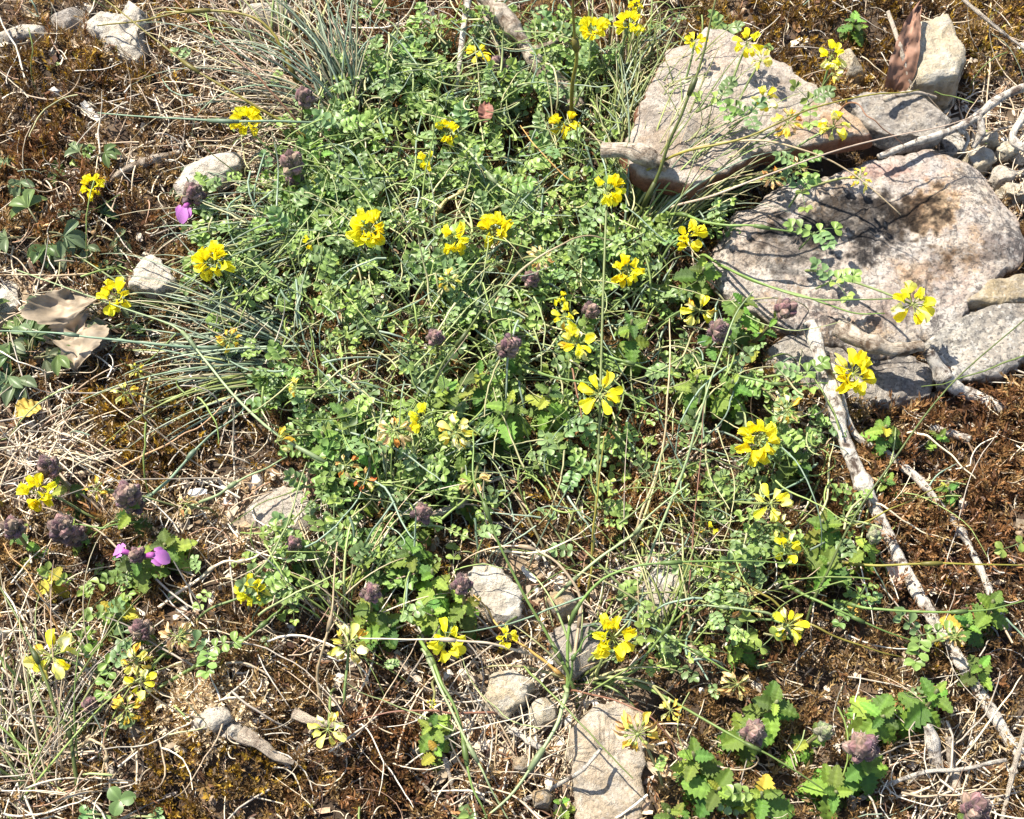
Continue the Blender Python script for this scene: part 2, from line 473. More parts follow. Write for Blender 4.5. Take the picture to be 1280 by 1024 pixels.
# ------------------------------------------------------------------ rocks
def rock(label, poly, h, z0, mat, zo=None, p=5.0, amp=1.0, tilt=(0, 0), rings=30, nang=120, name='rock', group=None, seed=0.0, sharp=True, facets=12, side=None, flat=False, stains=()):
    """poly: photo outline of the top; h/z0: top and underside height in mm over the zero plane"""
    h *= .001; z0 *= .001
    P = np.array([px_plane(x, y, (zo * .001 if zo is not None else h)) for x, y in poly])
    # resample outline densely, centroid by area-ish mean
    Q = []
    n = len(P)
    for i in range(n):
        for t in np.linspace(0, 1, 20, endpoint=False):
            Q.append(P[i] * (1 - t) + P[(i + 1) % n] * t)
    Q = np.array(Q)
    c = Q.mean(0)
    th = np.arctan2(Q[:, 1] - c[1], Q[:, 0] - c[0]); rr = np.hypot(Q[:, 0] - c[0], Q[:, 1] - c[1])
    o = np.argsort(th); th, rr = th[o], rr[o]
    TH = np.linspace(-PI, PI, nang, endpoint=False)
    RR = np.interp(TH, th, rr, period=2 * PI)
    if not flat: RR = RR * 1.12
    RR = RR * (1 + .035 * vn(TH * 3 + seed * 7, TH * 0) + .02 * vn(TH * 11 + seed, TH * 0))
    size = RR.mean()
    ROCK_POLYS.append((c[0], c[1], TH, RR, h))
    u = np.linspace(0, 1, rings)
    r1 = 1 - (1 - u) ** 2
    top = 1 - .5 * (1 - np.clip(1 - r1 ** p, 0, 1) ** (1 / p))
    r2 = r1[::-1][1:]; bot = .5 * (1 - np.clip(1 - r2 ** p, 0, 1) ** (1 / p))
    r = np.concatenate([r1, r2]); f = np.concatenate([top, bot])
    m = len(r)
    if z0 < 0: r = np.concatenate([r1, 1.0 + .06 * (1 - r2[:-1]), [0.0]]); f = np.concatenate([top, np.linspace(.48, 0, len(r2) - 1), [0.0]])
    X = r[:, None] * RR[None, :] * np.cos(TH)[None, :]
    Y = r[:, None] * RR[None, :] * np.sin(TH)[None, :]
    Zt = z0 + (h - z0) * f[:, None] + f[:, None] * (tilt[0] * X + tilt[1] * Y)
    wx = X + c[0]; wy = Y + c[1]
    s = size
    nrm_r = (np.clip(r, 0, 1) ** 6)[:, None]
    up = np.sign(f - .5)[:, None] * (1 - nrm_r)
    q = seed * 3.1

    def N3(k): return vn(wx / k + q, wy / k - q, Zt / k * 1.3 + q)
    D = amp * (.10 * s * N3(s * .8) + .05 * s * (1 - 2 * np.abs(N3(s * .33))) + .022 * s * N3(s * .13) + min(.012 * s, .0009) * N3(min(s * .05, .003)))
    if sharp:     # broken facets: terrace the large noise
        k = N3(s * .6) * 3
        D += amp * .035 * s * (np.floor(k) + np.clip((k - np.floor(k) - .8) / .2, 0, 1))
    D += amp * (.0011 * N3(.0075) + .0007 * N3(.0035)) if flat else 0
    D -= .02 * amp * s * np.exp(-(N3(s * .55) / .03) ** 2)      # cracks
    cr = np.cos(TH)[None, :]; sr = np.sin(TH)[None, :]
    X = X + nrm_r * cr * D * 1.3; Y = Y + nrm_r * sr * D * 1.3; Zt = Zt + up * D
    # flat broken faces: everything beyond a plane is pressed back onto it
    rq = random.Random(seed * 17 + 3)
    G = np.stack([X, Y, Zt - (z0 + h) / 2], -1)
    for _ in range(facets):
        az = rq.uniform(0, 2 * PI); el = rq.uniform(-.1, 1.1)
        nv = np.array([math.cos(az) * math.cos(el), math.sin(az) * math.cos(el), math.sin(el)])
        dd = G @ nv; lim = dd.max() * (rq.uniform(.9, .97) if flat else rq.uniform(.68, .92))
        G = G - np.clip(dd - lim, 0, None)[..., None] * nv * .93
    X, Y, Zt = G[..., 0], G[..., 1], G[..., 2] + (z0 + h) / 2
    X[0] = 0; Y[0] = 0; Zt[0] = Zt[0].mean(); X[-1] = 0; Y[-1] = 0; Zt[-1] = Zt[-1].mean()
    V = np.stack([X, Y, Zt - z0], -1).reshape(-1, 3)
    i, j = np.meshgrid(np.arange(m - 1), np.arange(nang), indexing='ij')
    a = i * nang + j; b = i * nang + (j + 1) % nang
    F = np.stack([a, a + nang, b + nang, b], -1).reshape(-1, 4)
    Cc = np.ones((len(V), 3))
    if side is not None:     # iron stained broken edge
        k = np.clip((.93 - np.repeat(f, nang)) * 6, 0, 1) * np.clip(np.repeat(r, nang) * 3 - 1.6, 0, 1)
        Cc = Cc * (1 - k[:, None]) + k[:, None] * np.array(side)
    if stains:               # lichen crusts and mineral stains with ragged edges
        vx, vy, vz = V[:, 0] + c[0], V[:, 1] + c[1], V[:, 2] + z0
        qx, qy = proj(vx, vy, vz)
        nz = .55 * vn(vx / .012 + seed, vy / .012) + .45 * vn(vx / .004, vy / .004 + seed) + .3 * vn(vx / .0016, vy / .0016 + seed)
        for (sx, sy, rx, ry, col, a) in stains:
            d = np.hypot((qx - sx) / rx, (qy - sy) / ry)
            k = np.clip((1.0 - d + .9 * nz) * 1.8, 0, 1) * a
            Cc = Cc * (1 - k[:, None]) + Cc * k[:, None] * np.array(col)
    me = mkmesh(name, V, F, Cc, mat)
    o_ = ob(name, me, loc=(c[0], c[1], z0))
    return tag(o_, label, 'rock', group)


MR_tan = rock_mat('tan_rock', (.50, .40, .28), (.58, .48, .36), .15, .3, .35, .3, 9.4)
MR_slab = rock_mat('pink_grey_rock', (.52, .43, .35), (.60, .52, .42), .35, .2, .35, .3, 1.0)
MR_boul = rock_mat('mottled_rock', (.47, .385, .325), (.58, .50, .41), .85, .45, .6, .45, 2.2)
MR_dark = rock_mat('grey_dark_rock', (.33, .29, .25), (.45, .40, .33), .6, .1, .5, .1, 3.1)
MR_lich = rock_mat('speckled_white_rock', (.55, .50, .42), (.45, .39, .32), .45, .15, .75, .5, 4.7)
MR_pale = rock_mat('cream_rock', (.64, .55, .40), (.54, .45, .31), .15, .15, .25, .5, 5.5)
MR_white = rock_mat('white_rock', (.68, .60, .48), (.58, .49, .39), .2, .05, .25, .6, 6.3)
MR_ochre = rock_mat('ochre_rock', (.42, .33, .20), (.5, .42, .32), .3, .5, .35, .3, 7.9)

rock('pinkish grey slab with overhanging reddish front, above the big mottled boulder',
     [(784, 180), (806, 110), (832, 66), (885, 36), (955, 56), (1010, 98), (1060, 130), (1100, 163), (1050, 172), (960, 188), (915, 208), (868, 232), (806, 212)],
     40, 24, MR_slab, p=12, amp=.55, facets=4, flat=True, side=(.55, .27, .17), rings=90, nang=420, seed=1,
     stains=[(1060, 145, 50, 30, (.9, .7, .5), .8), (1000, 165, 50, 20, (.8, .62, .5), .6), (860, 150, 60, 50, (.75, .7, .66), .5), (900, 70, 60, 30, (1.1, 1.02, .98), .5), (820, 190, 50, 30, (.6, .52, .45), .6)])
rock('dark grey flat slab wedged right of the pinkish slab, under thin twigs',
     [(1052, 122), (1100, 112), (1150, 118), (1192, 150), (1170, 172), (1120, 172), (1070, 150)], 30, 16, MR_dark, p=9, flat=True, facets=4, amp=.8, rings=30, nang=160, seed=2)
rock('big flat-topped boulder mottled black, grey and ochre, largest stone',
     [(882, 300), (905, 262), (990, 232), (1080, 200), (1160, 194), (1235, 220), (1268, 268), (1282, 318), (1228, 368), (1168, 420), (1100, 428), (1000, 408), (930, 385), (890, 340)],
     20, -20, MR_boul, p=11, amp=.6, facets=5, flat=True, side=(.8, .62, .55), tilt=(0, .05), rings=110, nang=520, seed=3,
     stains=[(1078, 285, 105, 55, (.12, .12, .13), .95), (1005, 315, 60, 40, (.22, .22, .23), .85), (1120, 395, 60, 18, (.3, .28, .28), .7), (1130, 262, 40, 22, (.25, .23, .23), .7), (1180, 330, 60, 40, (.5, .48, .48), .6), (1245, 305, 18, 22, (.3, .29, .3), .7),
             (1160, 270, 50, 40, (1.05, .78, .46), .7), (1200, 240, 60, 30, (1.2, 1.15, 1.05), .7), (1150, 340, 40, 30, (1.05, .82, .55), .6), (1100, 215, 60, 14, (1.0, .72, .68), .7),
             (950, 280, 50, 30, (.6, .56, .55), .5), (1210, 350, 50, 26, (1.25, 1.2, 1.15), .6), (1090, 385, 70, 30, (.72, .6, .56), .6), (930, 320, 40, 30, (.7, .62, .55), .6)])
rock('white and black speckled block at the right edge, left of red moss',
     [(1160, 425), (1180, 400), (1240, 378), (1290, 372), (1300, 440), (1235, 465), (1180, 475)], 18, -18, MR_lich, p=10, flat=True, facets=5, amp=.7, rings=34, nang=180, seed=4)
rock('ochre stone at the right edge wedged behind the speckled block',
     [(1205, 375), (1240, 350), (1300, 335), (1310, 370), (1240, 378)], 19, -15, MR_ochre, p=9, flat=True, facets=5, amp=.8, rings=24, nang=100, seed=5)
rock('low dark spotted rock under the broken thick stick',
     [(948, 428), (1000, 408), (1060, 412), (1130, 436), (1168, 452), (1172, 495), (1110, 508), (1040, 490), (975, 470)], 12, -20, MR_dark, p=8, flat=True, facets=5, amp=.8, rings=34, nang=200, seed=6)
rock('squarish cream stone standing beside the curled brown leaf',
     [(1146, 22), (1186, 12), (1204, 48), (1212, 72), (1198, 94), (1150, 92), (1142, 60)], 36, -10, MR_pale, p=8, flat=True, facets=4, amp=.7, rings=30, nang=120, seed=7)
rock('small elongated cream stone on moss left of the curled brown leaf',
     [(1054, 50), (1066, 52), (1086, 78), (1080, 86), (1064, 80)], 18, -6, MR_pale, p=3, amp=1, rings=16, nang=60, seed=8)
rock('pale lumpy stone on dark moss, top left beside the grass',
     [(100, 22), (118, 8), (150, 14), (160, -8), (178, 0), (176, 46), (170, 62), (140, 58), (124, 40)], 22, -8, MR_white, p=5, flat=True, facets=7, amp=1.2, rings=26, nang=110, seed=9)
rock('flat white stone lying at the top left corner',
     [(-6, 38), (20, 28), (52, 26), (62, 33), (40, 41), (0, 46)], 16, 2, MR_white, p=3, amp=.8, rings=18, nang=80, seed=10)
rock('dark grey stone between the two white stones at top left',
     [(58, 8), (100, 2), (108, 28), (84, 36), (62, 28)], 14, -8, MR_dark, p=3, amp=1.2, rings=18, nang=80, seed=11)
rock('pinkish white stone half buried under dry grass, above the pink flower',
     [(212, 226), (228, 204), (262, 192), (304, 186), (300, 204), (262, 226), (226, 240)], 18, -8, MR_white, p=6, flat=True, facets=6, amp=.9, rings=24, nang=110, seed=12)
rock('white stone under blue-green blades between two yellow heads, left side',
     [(158, 352), (172, 322), (186, 312), (216, 334), (222, 352), (196, 362)], 18, -8, MR_white, p=6, flat=True, facets=6, amp=1, rings=20, nang=90, seed=13)
rock('pale grey rounded stone with stem shadows, left of the hairy tussock',
     [(604, 866), (612, 842), (640, 834), (668, 850), (660, 872), (632, 892), (612, 888)], 9, -10, MR_pale, p=6, amp=1, flat=True, rings=26, nang=110, seed=14)
rock('small cream pebble just right below the pale grey rounded stone',
     [(656, 888), (676, 870), (694, 876), (692, 896), (672, 902)], 7, -6, MR_pale, p=4, amp=.8, rings=16, nang=60, seed=15)
rock('long brownish rock standing out at the bottom below the tussock',
     [(716, 905), (738, 880), (775, 872), (806, 890), (806, 960), (800, 1040), (724, 1040), (712, 960)], 6, -14, MR_tan, p=8, flat=True, facets=4, amp=.8, rings=36, nang=180, seed=16)
rock('white broken stone below the dry arching blade, above the small yellow heads',
     [(582, 712), (602, 698), (630, 712), (654, 738), (654, 770), (624, 778), (596, 752)], 8, -8, MR_white, p=7, flat=True, amp=1.1, rings=22, nang=90, seed=17)
rock('tan stone right of the white broken stone, behind the tussock blades',
     [(682, 742), (704, 734), (722, 744), (718, 764), (694, 768)], 7, -6, MR_ochre, p=4, amp=1, rings=18, nang=70, seed=18)
rock('grey stone behind the bright ring flower by the tussock',
     [(684, 786), (716, 772), (752, 776), (748, 830), (712, 838), (692, 820)], 8, -8, MR_dark, p=4, amp=1, rings=22, nang=90, seed=19)
rock('pale grey flat stone under stems right of the grey tussock stone',
     [(792, 734), (826, 706), (862, 712), (866, 744), (834, 762), (800, 758)], 7, -8, MR_white, p=4, amp=1, rings=22, nang=90, seed=20)
rock('bright white chip on the mossy hummock beside weathered wood',
     [(240, 898), (256, 878), (284, 880), (290, 896), (266, 912), (244, 912)], 24, 2, MR_white, p=5, flat=True, amp=1, rings=18, nang=70, seed=21)
rock('grey chip on the hummock between white chip and weathered wood',
     [(272, 908), (290, 896), (312, 902), (318, 918), (294, 924), (274, 920)], 21, 2, MR_lich, p=3, amp=1.2, rings=18, nang=70, seed=22)
rock('low pale flat stone in bare soil under dry straw, centre left',
     [(292, 640), (320, 612), (370, 606), (398, 626), (380, 656), (320, 662)], 8, -8, MR_slab, p=4, amp=.9, rings=24, nang=110, seed=23)
rock('white stone at the top edge left of the grass tuft',
     [(300, 14), (316, -4), (352, -8), (368, 8), (330, 20)], 14, -6, MR_white, p=3, amp=1, rings=18, nang=70, seed=24)
rock('rust brown pebble in straw at the bottom below the cream pebble',
     [(668, 988), (684, 982), (692, 994), (686, 1008), (670, 1006)], 8, -4, MR_ochre, p=2.6, amp=.7, rings=14, nang=48, seed=25)
rock('tan pebble inside the looped dead straw near the bottom',
     [(642, 946), (656, 940), (664, 952), (652, 962), (642, 958)], 8, -4, MR_ochre, p=2.6, amp=.7, rings=14, nang=48, seed=26)
rock('pale stone at the left edge beside the oak leaf',
     [(-10, 352), (14, 344), (24, 372), (16, 404), (-10, 410)], 8, -8, MR_white, p=3.5, amp=1, rings=20, nang=80, seed=27)
rock('white stone under the lower half of the oak leaf',
     [(90, 402), (112, 392), (136, 404), (132, 432), (108, 440), (92, 428)], 7, -8, MR_white, p=3.5, amp=1, rings=20, nang=80, seed=28)
# a scatter of pale chips between the slab and the right edge
CH = [(1196, 176, 22), (1226, 196, 26), (1252, 214, 20), (1212, 222, 18), (1262, 182, 16), (1184, 214, 14), (1240, 168, 14), (1270, 236, 20)]
words_ = ['smallish', 'flat', 'widest', 'angular', 'rounded', 'narrow', 'tiny', 'thin', 'buff', 'bright', 'slim', 'outermost', 'least', 'right-edge']
for k, (x, y, s) in enumerate(CH):
    pl = []
    for a in np.arange(7) * 2 * PI / 7:
        q = s * R.uniform(.55, 1.15)
        pl.append((x + q * math.cos(a), y + q * .62 * math.sin(a)))
    rock(words_[k] + ' white stone chip among bleached twigs right of the dark slab', pl, R.uniform(5, 11), -5, R.choice([MR_white, MR_pale, MR_lich]), p=7, amp=1.2, flat=True, facets=7,
         rings=18, nang=60, name='stone_chip', group='white stone chips beside the dark slab', seed=40 + k)


# ------------------------------------------------------------------ scatter helpers
def scatter(n, zone_fn, x0=-.46, x1=.46, y0=-.34, y1=.46, avoid=True):
    X = rng.uniform(x0, x1, n * 6); Y = rng.uniform(y0, y1, n * 6)
    Z = Hf(X, Y)
    px, py = proj(X, Y, Z)
    keep = rng.random(n * 6) < zone_fn(px, py, X, Y)
    if avoid: keep &= ~in_rock(X, Y, .93)
    X, Y, Z, px, py = [a[keep][:n] for a in (X, Y, Z, px, py)]
    return X, Y, Z, px, py


def unit(a): return a / (np.linalg.norm(a, axis=1)[:, None] + 1e-12)


def moss_patch(name, label, n, zfn, palette, Lr=(.006, .012), nl=9, wid=.16, out=.75, tilt=.7, wide=False, box=(-.46, .46, -.34, .46)):
    X, Y, Z, px, py = scatter(n, zfn, -.6, .6, -.42, .62) if wide else scatter(n, zfn, *box)
    n = len(X)
    cl = vn(X / .007 + 3, Y / .007) + .5 * vn(X / .003, Y / .003)
    B = np.stack([X, Y, Z - .001 + .004 * rng.random(n) ** 2 + .0035 * cl], 1)
    az = rng.uniform(0, 2 * PI, n); ti = rng.random(n) ** .7 * tilt * 1.2
    d = np.stack([np.sin(ti) * np.cos(az), np.sin(ti) * np.sin(az), np.cos(ti)], 1)
    Ln = rng.uniform(*Lr, n)[:, None]
    a = unit(np.cross(d, np.array([.3, .2, 1.0])[None, :] + .01)); b = np.cross(d, a)
    bend = (a * rng.normal(0, .5, n)[:, None] + b * rng.normal(0, .5, n)[:, None])
    pal = np.array(palette)
    big = vn(X / .03 + 5, Y / .03) * .5 + .5
    idx = np.clip(((big * .7 + rng.random(n) * .45 - .08) * len(pal)).astype(int), 0, len(pal) - 1)
    C = pal[idx] * rng.uniform(.6, 1.4, n)[:, None]
    Vs, Cs = [], []
    for j in range(nl):
        t = (j + .6) / nl
        p = B + d * Ln * t * .9 + bend * Ln * (t * t) * .5
        an = j * 2.4 + rng.uniform(0, .8, n)
        rad = a * np.cos(an)[:, None] + b * np.sin(an)[:, None]
        dl = unit(d + bend * t + rad * (out * (1.1 - .5 * t)) + rng.normal(0, .15, (n, 3)))
        ll = Ln * (.42 - .16 * t) * rng.uniform(.7, 1.3, (n, 1))
        side = unit(np.cross(dl, rad))
        wv = side * Ln * wid * (.62 - .25 * t)
        mid = p + dl * ll * .38 + rad * ll * .10
        tip = p + dl * ll + rad * ll * .2 * rng.normal(.2, .8, (n, 1))
        Vs.append(np.stack([p, mid - wv, tip, mid + wv], 1))
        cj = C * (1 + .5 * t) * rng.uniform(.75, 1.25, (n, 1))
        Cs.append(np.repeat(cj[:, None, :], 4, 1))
    V = np.concatenate(Vs, 0).reshape(-1, 3); C4 = np.concatenate(Cs, 0).reshape(-1, 3)
    F = np.arange(len(V)).reshape(-1, 4)
    o = ob(name, mkmesh(name, V, F, C4, M_moss, False))
    return tag(o, label, None, None, 'stuff')


def straw_patch(name, label, n, zfn, palette, Lr=(.008, .045), Rr=(.0002, .0006), lift=(.001, .010), curl=.25, tilt=.18, k=3, K=8, mat=None, lean=None):
    X, Y, Z, px, py = scatter(n, zfn)
    n = len(X)
    az = rng.uniform(0, 2 * PI, n)
    if lean is not None:
        fx, fy = lean(px, py); m = (fx ** 2 + fy ** 2) > 0
        az = np.where(m & (rng.random(n) < .8), np.arctan2(fy, fx) + rng.normal(0, .35, n), az)
    el = rng.normal(0, tilt, n)
    Ln = Lr[0] + (Lr[1] - Lr[0]) * rng.random(n) ** 1.8
    kz = rng.normal(0, curl, n)
    kel = rng.normal(-.1, .15, n)
    p = np.stack([X, Y, Z + rng.uniform(*lift, n)], 1)
    P = [p]
    for s in range(K - 1):
        d = np.stack([np.cos(az) * np.cos(el), np.sin(az) * np.cos(el), np.sin(el)], 1)
        p = p + d * (Ln / (K - 1))[:, None]
        g = Hf(p[:, 0], p[:, 1]) + .0006
        p[:, 2] = np.maximum(p[:, 2], g)
        P.append(p)
        az = az + kz + rng.normal(0, .12, n); el = el + kel
    P = np.stack(P, 1)                            # n,K,3
    T = np.gradient(P, axis=1); T /= np.linalg.norm(T, axis=2)[..., None] + 1e-12
    A = np.cross(T, np.array([0, 0, 1.0])); A /= np.linalg.norm(A, axis=2)[..., None] + 1e-9
    Bv = np.cross(A, T)
    r = rng.uniform(*Rr, n)[:, None] * np.linspace(1, .45, K)[None, :] ** 1.0
    an = np.arange(k) * 2 * PI / k
    V = P[:, :, None, :] + r[:, :, None, None] * (np.cos(an)[None, None, :, None] * A[:, :, None, :] + np.sin(an)[None, None, :, None] * Bv[:, :, None, :])
    pal = np.array(palette)
    C = pal[rng.integers(0, len(pal), n)] * rng.uniform(.7, 1.25, n)[:, None]
    Cv = np.repeat(C, K * k, 0)
    i, j = np.meshgrid(np.arange(K - 1), np.arange(k), indexing='ij')
    a = (i * k + j).ravel(); b = (i * k + (j + 1) % k).ravel()
    f = np.stack([a, b, b + k, a + k], -1)
    F = (f[None] + (np.arange(n) * K * k)[:, None, None]).reshape(-1, 4)
    o = ob(name, mkmesh(name, V.reshape(-1, 3), F, Cv, mat or M_straw))
    return tag(o, label, None, None, 'stuff')


def flake_patch(name, label, n, zfn, palette, sr=(.002, .006), mat=None, lift=.004):
    """curled scraps of dead leaf: a 3x3 bent sheet each"""
    X, Y, Z, px, py = scatter(n, zfn)
    n = len(X)
    s = sr[0] + (sr[1] - sr[0]) * rng.random(n) ** 2
    az = rng.uniform(0, 2 * PI, n)
    el = rng.normal(0, .5, n)
    u = np.stack([np.cos(az) * np.cos(el), np.sin(az) * np.cos(el), np.sin(el)], 1)
    v = unit(np.cross(u, np.stack([rng.normal(0, .4, n), rng.normal(0, .4, n), np.ones(n)], 1)))
    nn = np.cross(u, v)
    c0 = np.stack([X, Y, Z + rng.random(n) * lift + .001], 1)
    curl = rng.normal(0, .6, n)
    asp = rng.uniform(.25, .7, n)
    Vs = []
    for iu in (-1, -.33, .33, 1):
        for iv in (-1, 0, 1):
            ww = (1 - .55 * iu * iu) * iv + rng.normal(0, .15, n)
            Vs.append(c0 + u * (iu * s)[:, None] + v * (ww * s * asp)[:, None] + nn * ((curl * (iv * iv * .6 + iu * iu * .5) + rng.normal(0, .1, n)) * s * asp)[:, None])
    V = np.stack(Vs, 1)
    f = []
    for a in range(3):
        for b in range(2):
            q = a * 3 + b; f.append([q, q + 3, q + 4, q + 1])
    F = (np.array(f)[None] + (np.arange(n) * 12)[:, None, None]).reshape(-1, 4)
    pal = np.array(palette)
    C = np.repeat(pal[rng.integers(0, len(pal), n)] * rng.uniform(.6, 1.3, n)[:, None], 12, 0)
    o = ob(name, mkmesh(name, V.reshape(-1, 3), F, C, mat or M_deadleaf))
    return tag(o, label, None, None, 'stuff')


def gravel_patch(name, label, n, zfn, palette, sr=(.0008, .003)):
    X, Y, Z, px, py = scatter(n, zfn)
    n = len(X)
    t = (1 + 5 ** .5) / 2
    iv = np.array([(-1, t, 0), (1, t, 0), (-1, -t, 0), (1, -t, 0), (0, -1, t), (0, 1, t), (0, -1, -t), (0, 1, -t), (t, 0, -1), (t, 0, 1), (-t, 0, -1), (-t, 0, 1)]) / 1.9
    fi = np.array([(0, 11, 5), (0, 5, 1), (0, 1, 7), (0, 7, 10), (0, 10, 11), (1, 5, 9), (5, 11, 4), (11, 10, 2), (10, 7, 6), (7, 1, 8), (3, 9, 4), (3, 4, 2), (3, 2, 6), (3, 6, 8), (3, 8, 9),
                   (4, 9, 5), (2, 4, 11), (6, 2, 10), (8, 6, 7), (9, 8, 1)])
    fi = np.c_[fi, fi[:, 2]]
    s = sr[0] + (sr[1] - sr[0]) * rng.random(n) ** 3
    sc = rng.uniform(.5, 1.3, (n, 1, 3)) * s[:, None, None]
    V = iv[None] * rng.uniform(.75, 1.2, (n, 12, 1)) * sc
    a = rng.uniform(0, 2 * PI, n)
    ca, sa = np.cos(a)[:, None], np.sin(a)[:, None]
    V = np.stack([V[..., 0] * ca - V[..., 1] * sa, V[..., 0] * sa + V[..., 1] * ca, V[..., 2]], -1)
    V += np.stack([X, Y, Z + s * .3], 1)[:, None, :]
    F = (fi[None] + (np.arange(n) * 12)[:, None, None]).reshape(-1, 4)
    pal = np.array(palette)
    C = np.repeat(pal[rng.integers(0, len(pal), n)] * rng.uniform(.7, 1.2, n)[:, None], 12, 0)
    o = ob(name, mkmesh(name, V.reshape(-1, 3), F, C, M_chip, False))
    return tag(o, label, None, None, 'stuff')


def z_moss(px, py, X, Y):
    b = zone(Z_BARE, px, py)
    gap = np.clip(.75 + 1.3 * (vn(X / .007 + 3, Y / .007) + .5 * vn(X / .003, Y / .003)), .12, 1.25)
    return np.clip((.62 + .35 * vn(X / .025, Y / .025) - .85 * b - .3 * zone(Z_STRAW, px, py)) * gap, .02, 1)


def z_or(px, py, X, Y): return z_moss(px, py, X, Y) * (.04 + zone(Z_ORANGE, px, py))


def z_go(px, py, X, Y): return z_moss(px, py, X, Y) * (.02 + zone(Z_GOLD, px, py))


BROWN = [(.045, .025, .013), (.08, .045, .018), (.12, .068, .026), (.17, .105, .04), (.22, .15, .065), (.11, .055, .022)]
ORANGE = [(.05, .025, .013), (.09, .042, .018), (.135, .064, .025), (.19, .10, .04), (.27, .18, .085)]
GOLD = [(.10, .055, .010), (.17, .10, .013), (.24, .15, .02), (.30, .19, .03), (.16, .13, .02)]
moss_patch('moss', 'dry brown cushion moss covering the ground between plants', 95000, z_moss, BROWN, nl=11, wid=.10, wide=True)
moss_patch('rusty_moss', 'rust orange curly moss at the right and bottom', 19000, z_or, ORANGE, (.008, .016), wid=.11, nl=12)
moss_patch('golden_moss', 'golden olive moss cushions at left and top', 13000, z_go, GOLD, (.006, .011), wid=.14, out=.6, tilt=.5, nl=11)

STRAW = [(.60, .50, .35), (.68, .6, .47), (.66, .56, .4), (.40, .31, .2), (.32, .27, .2), (.22, .15, .09), (.13, .07, .04), (.62, .57, .48), (.36, .22, .14)]
straw_patch('straw_litter', 'fine dead grass stems and straw strewn over the ground', 10500,
            lambda px, py, X, Y: .36 + .64 * zone(Z_STRAW, px, py), STRAW)
straw_patch('dry_grass_litter', 'long bleached dead grass lying in tangled drifts', 1400,
            lambda px, py, X, Y: .10 + .90 * zone(Z_STRAW, px, py), [(.55, .44, .3), (.62, .54, .42), (.48, .36, .24), (.4, .34, .27)], (.04, .10), (.0003, .0007), (.002, .014), .08, .1, 4, 12)
straw_patch('rootlets', 'thin dark roots and stalk scraps in the moss', 1800, lambda px, py, X, Y: .5 + 0 * px, [(.10, .05, .03), (.2, .13, .08), (.3, .2, .13), (.5, .42, .33)], (.006, .02), (.00012, .00035), (.001, .008), .4)
flake_patch('leaf_litter', 'scraps of curled dead leaves in the moss', 7000, lambda px, py, X, Y: .35 + .6 * zone(Z_STRAW, px, py),
            [(.12, .06, .03), (.2, .11, .05), (.34, .22, .12), (.52, .41, .28), (.08, .04, .025), (.64, .56, .44), (.6, .5, .38)], (.0012, .0045))
gravel_patch('gravel', 'small pale stone crumbs in the bare soil', 4500, lambda px, py, X, Y: .07 + .93 * zone(Z_BARE, px, py),
             [(.65, .57, .46), (.5, .42, .32), (.36, .28, .2), (.68, .63, .55), (.26, .19, .13)], (.0008, .0046))

moss_patch('bleached_moss', 'bleached beige dry moss on the small hummock at lower left', 1500, lambda px, py, X, Y: zone([(262, 888, 62, 46, 1), (330, 640, 60, 26, .4), (190, 640, 40, 30, .3)], px, py) * .8, [(.24, .17, .09), (.40, .31, .19), (.52, .43, .30), (.34, .25, .14)], (.006, .011), wid=.16, nl=10, box=(-.27, -.08, -.19, -.03))
flake_patch('bark_flakes', 'pale irregular flakes of bark, wood and stone strewn on bare soil', 1500, lambda px, py, X, Y: .04 + .96 * zone(Z_BARE + [(260, 900, 90, 50, 1), (1220, 190, 90, 70, 1), (420, 920, 80, 50, .5), (140, 640, 120, 60, .4)], px, py),
            [(.66, .58, .46), (.55, .46, .34), (.42, .33, .23), (.7, .65, .56), (.3, .21, .14)], (.002, .0075), M_chip, .003)
# ------------------------------------------------------------------ leaf shapes
def blade_grid(n, cols, wfun, zfun, xoff=None):
    """leaf along +X, unit length, returns V,F; cols are lateral positions -1..1"""
    V = []
    for i in range(n):
        t = i / (n - 1)
        for c in cols:
            w = wfun(t, i, c)
            V.append((t + (xoff(t, i, c) if xoff else 0), c * w, zfun(t, c, w)))
    k = len(cols)
    F = [[i * k + j, (i + 1) * k + j, (i + 1) * k + j + 1, i * k + j + 1] for i in range(n - 1) for j in range(k - 1)]
    return np.array(V), F


def germander_leaf_mesh(seed, tone, wid=.36):
    r = random.Random(seed)
    n = 26
    cols = [-1, -.72, -.36, 0, .36, .72, 1]
    droop, fold, tw = r.uniform(.05, .45), r.uniform(.15, .5), r.uniform(-.25, .25)

    def wf(t, i, c):
        if t < .14: return .035 + .25 * t * t
        s = (t - .14) / .86
        w = wid * (math.sin(PI * min(1, s ** .72 * .97 + .0)) ** .75 + .02)
        if abs(c) > .9: w *= 1.0 + (.26 if (i % 4) == 2 else (-.16 if (i % 4) == 0 else .04)) * (1 if s < .93 else .3)
        return w

    def zf(t, c, w):
        return -droop * t * t + abs(c) * w * fold + .020 * math.sin(t * 10 * PI - abs(c) * 5.5) * min(1, abs(c) * 3) + c * w * tw * t

    def xo(t, i, c): return -.10 * abs(c) * (1 - t) if t > .14 else 0
    V, F = blade_grid(n, cols, wf, zf, xo)
    C = []
    for i in range(n):
        for c in cols:
            t = i / (n - 1)
            k = 1.0 + (.4 if c == 0 else 0) + .12 * (abs(c) > .9)
            if t < .14: k = 1.3
            C.append([tone[0] * k, tone[1] * k, tone[2] * k])
    m = MB(); m.add(V, F, C)
    return m.mesh('germander_leaf', M_leaf)


